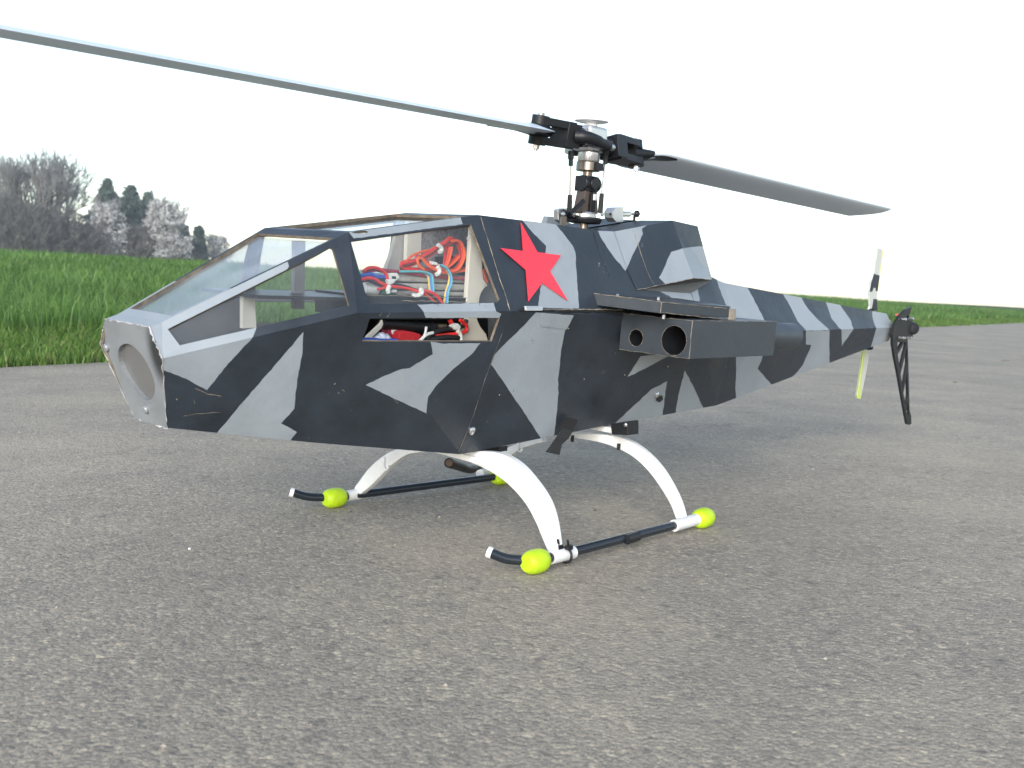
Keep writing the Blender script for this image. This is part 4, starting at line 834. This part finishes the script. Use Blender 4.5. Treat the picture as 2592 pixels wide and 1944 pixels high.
sh = Shell(); sh.add([V((v.x, ft, v.y)) for v in r[0]], fs, [0]*len(fs), (0, 1, 0)); fino = sh.build('tail_fin', heli, [BPL], .016, 0); fino['label'] = 'black lattice tail fin'
def fq(x, y, t): return aT(*cf((x, y))[0], t)
mb = MB(); mb.tube([be*.5+mr(be)*.5+V((-.1, 0, 0)), fq(640, 760, 0)], .028, BPL, 14); mb.extr([fq(x, y, .05) for x, y in ((572, 690), (655, 690), (660, 850), (575, 850))], (0, .035, 0), BPL)
mb.lathe(fq(688, 768, .07), [(-.05, .040), (-.03, .044), (.02, .044), (.035, .038), (.04, .018)], BPL, (-.55, .8, .1), 20); gb = mb.build('tail_gearbox', heli, True, .004, 'black tail gearbox')
for x, y in ((630, 690), (690, 685), (620, 848), (675, 846), (605, 846)): mb = MB(); mb.lathe(fq(x, y, .125), [(-.02, .010), (.012, .010), (.016, .004)], STEEL, (0, 1, 0), 10); mb.build('screw', gb, True)
mb = MB(); mb.lathe(fq(568, 660, .0), [(0, .016), (.012, .014), (.014, 0)], RPL, (0, 0, 1), 10); mb.build('cap', gb, True, label='small red cap')
# tail rotor: hub and two blades in a plane on the far side
tt = -.13
def tq(x, y): return aT(*cf((x, y))[0], tt)
tc_ = (tq(362, 610)+tq(310, 950))/2; mb = MB(); mb.cyl(tc_+V((0, -.03, 0)), tc_+V((0, .13, 0)), .02, BPL, 14); mb.box(tuple(tc_+V((-.035, -.02, -.03))), tuple(tc_+V((.035, .02, .03))), BPL)
tr = mb.build('tail_rotor', heli, True, .004, 'two bladed tail rotor on the far side')
def tblade(poly, m, bands, label):
    q = [tq(*p) for p in poly]; mb = MB(); mb.extr(q, (0, -.012, 0), m)
    for b_, bmat_ in bands: mb.extr([tq(*p)+V((0, .0015, 0)) for p in b_], (0, -.015, 0), bmat_)
    return mb.build('tail_blade', tr, False, .002, label)
tblade([(330, 610), (338, 580), (333, 455), (350, 380), (372, 300), (405, 95), (418, 92), (440, 100), (451, 120), (420, 330), (404, 455), (396, 530), (398, 615)], TWHITE,
    [([(333, 458), (350, 380), (371, 308), (420, 322), (404, 455), (388, 455), (385, 428), (368, 428), (358, 460)], TNAVY), ([(352, 612), (368, 520), (398, 520), (398, 615)], TNAVY), ([(446, 108), (452, 120), (405, 455), (400, 455)], TEAL)], 'white tail blade with navy bands pointing up')
tblade([(283, 950), (335, 945), (330, 1010), (300, 1180), (270, 1320), (262, 1360), (235, 1355), (232, 1330), (255, 1180), (275, 1010)], TWHITE, [([(283, 950), (300, 950), (262, 1230), (262, 1360), (235, 1355), (232, 1330), (255, 1180), (275, 1010)], TEAL)], 'white tail blade with a yellow green edge pointing down')
for sg_, z0_ in ((1, tq(330, 600)), (-1, tq(320, 940))):
    mb = MB(); mb.tube([tc_+V((0, 0, .02*sg_)), V((z0_.x+.03, tt, z0_.z))], [.028, .024], BPL, 10); mb.build('tail_grip', tr, True)
# ---- cockpit contents, fixed to an inner frame
def jt(t, *p): return [aT(x, y, t) for x, y in cj(*p)]
fr_ = MB(); fr_.extr(jt(.17, (1705, -130), (1800, -130), (1835, 200), (1832, 400), (1850, 520), (1890, 570), (1905, 590), (1860, 620), (1820, 680), (1800, 740), (1785, 900), (1770, 1000), (1810, 1090), (1880, 1180), (1905, 1260), (1905, 1330), (1590, 1330), (1615, 985), (1640, 800), (1690, 40)), (0, -.02, 0), CREAM)
frame = fr_.build('inner_frame', heli, False, .003, 'cream plastic frame plate inside the cockpit')
mb = MB(); mb.extr(jt(-.10, (1080, -200), (1900, -250), (1900, 500), (1020, 520), (1060, 200)), (0, -.02, 0), FOAM); mb.build('foam_panel', frame, label='speckled grey foam panel')
mb = MB(); mb.extr(jt(-.09, (930, -200), (1095, -200), (1085, 250), (1020, 440), (905, 440)), (0, -.02, 0), CREAM); mb.build('rib', frame)
mb = MB(); mb.extr(jt(-.12, (830, -200), (960, -200), (940, 440), (640, 440), (720, 240)), (0, -.02, 0), GREYP); mb.build('side_plate', frame)
mb = MB(); mb.extr(jt(-.14, (780, 330), (790, 220), (830, 160), (900, 150), (915, 200), (900, 400), (800, 420)), (0, -.004, 0), FOAM) if False else None
mb = MB(); mb.extr(jt(-.095, (1240, 240), (1440, 220), (1420, 400), (1300, 420)), (0, .02, 0), BPL); mb.extr(jt(-.05, (1560, 300), (1700, 180), (1700, 560), (1560, 500)), (0, -.02, 0), BPL); mb.build('receiver', frame, bevel=.003)
# trays
mb = MB(); mb.box((-1.45, -.17, .945), (-.52, .165, .956), BPL); mb.build('battery_tray', frame, label='dark tray carrying the batteries')
strip('board_edge', jt(.166, (430, 705), (700, 712), (1000, 722), (1640, 738)), .0022, EDGE, frame); strip('board_edge', jt(.17, (850, 772), (1200, 778), (1640, 792)), .0022, EDGE, frame)
mb = MB(); mb.extr(jt(.165, (430, 712), (1640, 745), (1640, 780), (440, 770)), (0, -.3, 0), BPL); mb.extr(jt(.168, (860, 785), (1640, 800), (1640, 1000), (450, 1000), (450, 800)), (0, -.31, 0), BPL); mb.build('equipment_floor', frame)
# batteries
for (y0, y1, x0) in ((448, 545, 790), (548, 640, 760), (642, 712, 800)):
    mb = MB(); a = jt(.13, (x0, y0+10), (1680, y0+28), (1680, y1+18), (x0-10, y1)); mb.extr(a, (0, -.20, 0), SHRINK); mb.build('battery_pack', frame, bevel=.008, label='flat battery cell wrapped in glossy grey film')
mb = MB(); mb.extr(jt(.135, (600, 470), (770, 455), (790, 700), (600, 700)), (0, -.19, 0), GRN); mb.build('circuit_board', frame, bevel=.004)
mb = MB(); mb.extr(jt(.15, (690, 440), (800, 435), (830, 490), (760, 560), (700, 540)), (0, -.05, 0), NYL); mb.extr(jt(.152, (735, 640), (800, 640), (800, 676), (735, 676)), (0, -.03, 0), WPL); mb.extr(jt(.153, (735, 478), (785, 478), (790, 510), (740, 510)), (0, -.02, 0), BPL); mb.build('plug', frame, bevel=.003)
a, b = jt(.12, (380, 620), (540, 630)); mb = MB(); mb.tube([a, b, b+V((.004, 0, 0))], [.022, .022, .015], WPL, 18); mb.build('capacitor', frame, True); mb = MB(); mb.extr(jt(.10, (330, 470), (640, 470), (680, 560), (640, 640), (340, 640)), (0, -.1, 0), BLUE); mb.build('speed_controller', frame, bevel=.006, label='blue speed controller behind the wires')
def wire(name, pts, t, r, m, wob=0):
    tt_ = t if isinstance(t, (list, tuple)) else [t]*len(pts)
    P = [aT(x, y, q) for (x, y), q in zip(cj(*pts), tt_)]; mb = MB(); mb.tube(spl(P, 7), r, m, 8); return mb.build(name, frame, True)
r0 = .0052
wire('red_wire', ((390, 410), (450, 375), (540, 375), (620, 410), (665, 470), (680, 560), (660, 600)), .155, r0*1.1, WRED)
wire('red_wire', ((350, 520), (440, 500), (520, 510), (600, 560), (700, 595), (850, 612), (980, 640), (1100, 680), (1180, 730), (1280, 820)), .162, r0*1.15, WRED)
wire('black_wire', ((350, 545), (430, 530), (520, 560), (620, 600)), .158, r0, WBLK)
wire('black_wire', ((750, 575), (880, 600), (1000, 640), (1080, 660), (1160, 700), (1240, 740), (1310, 830)), .160, r0*1.15, WBLK)
wire('red_wire', ((1100, 655), (1200, 670), (1270, 710), (1320, 770), (1350, 830)), .165, r0*1.2, WRED)
wire('red_wire', ((560, 640), (620, 620), (680, 600)), .16, r0, WRED)
wire('dark_red_wire', ((380, 420), (560, 400), (700, 410), (900, 435), (1100, 465), (1300, 490), (1660, 505)), .14, r0*1.2, WPNK)
wire('dark_red_wire', ((560, 412), (800, 430), (1000, 452), (1200, 478), (1660, 520)), .137, r0, WPNK)
wire('blue_wire', ((360, 470), (480, 450), (540, 480), (640, 485), (670, 520)), .15, r0*1.2, BLUE)
# servo lead bundle: orange, red and brown strands coiled and tied
for k, m in enumerate((WORA, WRED, WRED, WORA, WRED, WBRN, WRED, WRED)):
    o = (k-3.5)*9; q = (k % 3)*.006
    wire('servo_lead', ((1530+o*.4, 60+o*.5), (1440+o*.2, 40+o), (1370, 90+o), (1300, 130+o), (1200, 190+o), (1120, 240+o), (1010, 300+o*.8), (900, 330+o*1.2), (840, 350+o), (880, 395+o*.6), (1050, 405+o*.6), (1220, 410+o*.7), (1290, 400+o*.8)), .125+q, r0, m)
for k, m in enumerate((WRED, WRED, WBRN, WRED, WORA, WRED, WORA)):
    o = (k-3)*11; q = k*.004
    wire('servo_lead', ((1300, 400+o*.5), (1180, 330+o*.7), (1080+o*.5, 250+o*.4), (1035+o*.3, 260+o*.3), (1050+o*.2, 330+o*.3), (1110+o*.3, 390+o*.2)), .14+q, r0, m)
    wire('servo_lead', ((1450+o*.5, 50), (1520+o, 40+o*.3), (1570+o*.8, 120), (1590+o*.8, 220), (1560+o*.6, 330), (1500+o*.5, 400+o*.2), (1380, 420+o*.4), (1300, 425+o*.4)), .13+q, r0, m)
    wire('servo_lead', ((1430+o, 120), (1410+o, 220), (1390+o*.7, 320), (1350+o*.4, 400)), .12+q, r0, m)
    wire('servo_lead', ((1540+o*.4, 230+o*.3), (1440+o*.4, 330+o*.3), (1340+o*.2, 400+o*.3)), .118+q, r0*.9, m)
    wire('servo_lead', ((1280, 425+o*.5), (1420, 420+o*.5), (1560, 400+o*.5), (1700, 380+o*.4)), .115+q, r0, m)
wire('orange_wire', ((900, 300), (960, 240), (1060, 190), (1160, 160)), .14, r0*.9, WORA)
for k, m in enumerate((WYEL, WBLU, WBLU, mat('teal_wire', (.12, .45, .5), .35))):
    o = k*16; wire('balance_lead', ((860-k*10, 425-k*2), (1000, 425-k*2), (1110, 432+o*-.2), (1165+o, 470-o*.2), (1180+o, 540), (1190+o, 640), (1200+o*.7, 760), (1215+o*.5, 830)), .15+.003*k, r0*.8, m)
    o = k*12; wire('balance_lead', ((1300+o, 340), (1380+o*.6, 380), (1430+o*.6, 470), (1420+o, 560), (1390+o*.8, 660), (1370+o*1.1, 760), (1365+o, 830)), .165+.002*k, r0*.8, m if k else WYEL)
for pts, t_ in ((((1290, 95), (1330, 130), (1330, 170), (1305, 180)), .16), (((1285, 360), (1310, 400), (1300, 440), (1270, 455)), .17), (((700, 590), (690, 620), (680, 650), (690, 680)), .17), (((1075, 640), (1095, 650), (1090, 690), (1060, 700)), .175), (((1660, 10), (1690, 60), (1690, 110)), .16)):
    wire('cable_tie', pts, t_, .008, NYL)
for pts in (((680, 520), (760, 510), (770, 560), (700, 590)), ((1005, 685), (1075, 695), (1070, 735), (1005, 735)), ((1210, 290), (1290, 310), (1300, 345), (1230, 340))):
    mb = MB(); mb.extr(jt(.172, *pts), (0, -.018, 0), NYL); mb.build('cable_tie_head', frame, bevel=.004)
wire('servo_lead', ((1830, 400), (1850, 470), (1885, 545)), .16, r0, WORA); wire('servo_lead', ((1845, 390), (1865, 460), (1895, 540)), .155, r0, WRED)
# rear bulkhead and inner wall
mb = MB(); mb.extr([V((-.12, .31, .92)), V((-.12, .18, 1.25)), V((-.12, -.18, 1.25)), V((-.12, -.31, .92)), V((-.15, -.16, .44)), V((-.15, .16, .44))], (.01, 0, 0), mat('inner_grey_wall', (.30, .32, .34), .6, var=.1)); mb.build('rear_bulkhead', frame)
# lower bay
a, b = jt(.13, (600, 1045), (1225, 1110)); mb = MB(); mb.tube([a, b], .0215, BPL, 20); mb.build('motor_tube', frame, True, label='black tube lying in the lower bay')
p = jt(.14, (1225, 1110))[0]; mb = MB(); mb.tube([p+V((-.012, 0, 0)), p+V((0, 0, 0)), p+V((.014, 0, 0)), p+V((.02, 0, 0))], [.024, .025, .018, .005], BPL, 18); mb.build('rubber_cap', frame, True)
mb = MB(); q = jt(.17, (820, 1150), (900, 1140), (1010, 1160), (1105, 1190), (1085, 1230), (1060, 1300), (810, 1300)); mb.extr(q, (0, -.05, 0), VEL); mb.build('hook_and_loop_strap', frame, bevel=.006, label='red hook and loop strap')
mb = MB(); mb.extr(jt(.14, (730, 1120), (860, 1120), (820, 1200), (810, 1230), (760, 1205), (735, 1170)), (0, -.04, 0), WPL); mb.build('white_plug', frame, bevel=.006)
mb = MB(); mb.extr(jt(.135, (690, 1130), (730, 1125), (760, 1215), (720, 1220), (690, 1190)), (0, -.04, 0), WPNK); mb.build('red_foam', frame)
mb = MB(); mb.extr(jt(.20, (620, 1005), (630, 1060), (610, 1110), (480, 1235), (410, 1240), (440, 1195), (590, 1055)), (0, -.012, 0), CREAM); mb.build('foam_wedge', frame, bevel=.003)
for (x, y), rr_ in zip(((560, 1225), (600, 1200), (650, 1210), (690, 1250), (740, 1262)), (.020, .021, .019, .018, .014)):
    p = jt(.19, (x, y+28))[0]; mb = MB(); mb.lathe(p, [(-rr_, .001), (-rr_*.7, rr_*.75), (0, rr_), (rr_*.7, rr_*.72), (rr_, .001)], mat('pale_plastic_bag', (.62, .68, .80), .35, bump=.8, bscale=80), (.3, .2, 1), 14); mb.build('plastic_bag', frame, True)
wire('blue_wire', ((365, 1250), (480, 1252), (620, 1262), (790, 1262)), .22, .0075, BLUE)
wire('red_wire', ((1430, 1000), (1460, 1060), (1480, 1100)), .16, .009, WRED); wire('red_wire', ((1560, 1010), (1620, 1060), (1640, 1120), (1600, 1160), (1500, 1180), (1270, 1210)), .19, .0075, WRED)
wire('black_wire', ((1640, 1010), (1600, 1080), (1480, 1110), (1340, 1130), (1200, 1190), (1150, 1260)), .185, .009, WBLK); wire('black_wire', ((1540, 1225), (1400, 1220), (1280, 1235), (1180, 1270)), .195, .011, WBLK)
wire('white_wire', ((1150, 1090), (1140, 1160), (1130, 1190), (1090, 1260)), .20, .005, WPL); wire('white_wire', ((1230, 1165), (1150, 1190), (1070, 1265)), .20, .006, WPL)
wire('cable_tie', ((1530, 1140), (1560, 1180), (1570, 1240), (1560, 1262)), .20, .008, NYL); mb = MB(); mb.extr(jt(.205, (1480, 1080), (1545, 1050), (1580, 1090), (1560, 1140), (1500, 1130)), (0, -.03, 0), NYL); mb.build('cable_tie_head', frame, bevel=.005)
mb = MB(); mb.extr(jt(.14, (1230, 1065), (1400, 1060), (1400, 1105), (1270, 1100)), (0, -.05, 0), WOOD); mb.extr(jt(-.1, (350, 900), (1900, 900), (1900, 1300), (350, 1300)), (0, -.01, 0), BPL); mb.build('bay_wall', frame)
# small post and bars inside the front
mb = MB(); mb.box((-1.42, -.02, .93), (-1.405, .02, 1.10), GREYP) if False else None
mb = MB(); q = [aT(x, y, .0) for x, y in c1((1345, 280), (1412, 280), (1405, 720), (1340, 720))]; mb.extr(q, (0, -.02, 0), INNER); mb.build('inner_post', frame)
mb = MB(); q = [aT(x, y, .05) for x, y in c1((1010, 640), (1085, 660), (1095, 840), (1010, 845))]; mb.extr(q, (0, -.02, 0), CREAM); mb.build('front_rib', frame)

# ------------------------------------------------------------------ small things on the road
p = gnd(480, 1392)*H; mb = bmesh.new(); bmesh.ops.create_icosphere(mb, subdivisions=2, radius=.0013)
for v in mb.verts: v.co *= 1+random.uniform(-.2, .2); v.co.z *= .6
me = bpy.data.meshes.new('pebble'); mb.to_mesh(me); mb.free(); me.materials.append(WPL); o = bpy.data.objects.new('pebble', me); COL.objects.link(o); o.location = (p.x, p.y, .001)
tag(o, 'tiny white pebble alone on the bare road front left', 'pebble')

for i, (x, y, L_, a, lb) in enumerate(((2545, 914, .035, .2, 'thin brown twig on the road at the far right'), (2418, 969, .014, .5, 'short reddish twig on the road right of the tail fin'))):
    p = gnd(x, y)*H; S = [(Vector((-L_/2, 0, .001)), Vector((0, .002, .002)), .0009, .0011), (Vector((0, .002, .002)), Vector((L_/2, -.001, .001)), .0011, .0006)]
    o = segs('twig', S, soilmat('twig_bark', (.10, .05, .035), (.18, .10, .07), 80), None, 5); o.location = (p.x, p.y, 0); o.rotation_euler.z = a; tag(o, lb, 'twig')

# loose grit on the road
n = 5200; u = RS.uniform(-1.5, 7, n*3); d = -RS.uniform(.0, 3.5, n*3); X = e0.x+ED.x*u+EN.x*d; Y = e0.y+ED.y*u+EN.y*d
k = np.where((Y > .3) & (np.abs(X) < Y*.6+.1))[0][:n]; n = len(k); R_ = np.abs(RS.normal(0, .00055, n))+.0003; O8 = np.array([(1, 0, 0), (-1, 0, 0), (0, 1, 0), (0, -1, 0), (0, 0, .8), (0, 0, -.8)])
P = np.stack([X[k], Y[k], R_*.4], 1)[:, None, :]+O8[None]*R_[:, None, None]*RS.uniform(.6, 1.3, (n, 6, 1)); FO = [(0, 2, 4), (2, 1, 4), (1, 3, 4), (3, 0, 4), (2, 0, 5), (1, 2, 5), (3, 1, 5), (0, 3, 5)]
g = mesh_obj('loose_grit', P.reshape(-1, 3).tolist(), [tuple(i*6+a for a in f) for i in range(n) for f in FO], soilmat('grit_stone', (.12, .115, .11), (.42, .38, .32), 160), fix=False)
tag(g, 'fine loose grit scattered over the road surface', 'grit', kind='stuff')
for q in (((625, 1412), (700, 1400), (770, 1392), (860, 1388)), ((700, 1235), (780, 1270), (865, 1284)), ((690, 1300), (695, 1330)), ((1650, 1240), (1665, 1255)), ((1980, 1300), (2010, 1330))):
    strip('scratch', [near.hit(*p) for p in c1(*q)], .0011, EDGE, canopy, (0, .0006, 0))
# ------------------------------------------------------------------ air
a0, a1, a2, a3 = [en(u_, d_) for u_, d_ in ((-200, -130), (400, -130), (400, 310), (-200, 310))]
hv = [(p.x, p.y, -3.5) for p in (a0, a1, a2, a3)]+[(p.x, p.y, 13) for p in (a0, a1, a2, a3)]
hm = bpy.data.materials.new('pale_air'); hm.use_nodes = True; hn_ = hm.node_tree; hn_.nodes.remove(hn_.nodes['Principled BSDF']); pvn = hn_.nodes.new('ShaderNodeVolumePrincipled')
pvn.inputs['Color'].default_value = (.88, .94, 1, 1); pvn.inputs['Density'].default_value = .0015; pvn.inputs['Anisotropy'].default_value = .2; hn_.links.new(pvn.outputs[0], hn_.nodes['Material Output'].inputs['Volume'])
hz = mesh_obj('haze', hv, [(0, 1, 2, 3), (4, 5, 6, 7), (0, 1, 5, 4), (1, 2, 6, 5), (2, 3, 7, 6), (3, 0, 4, 7)], hm); tag(hz, 'pale haze in the air over the field', 'haze', kind='stuff')
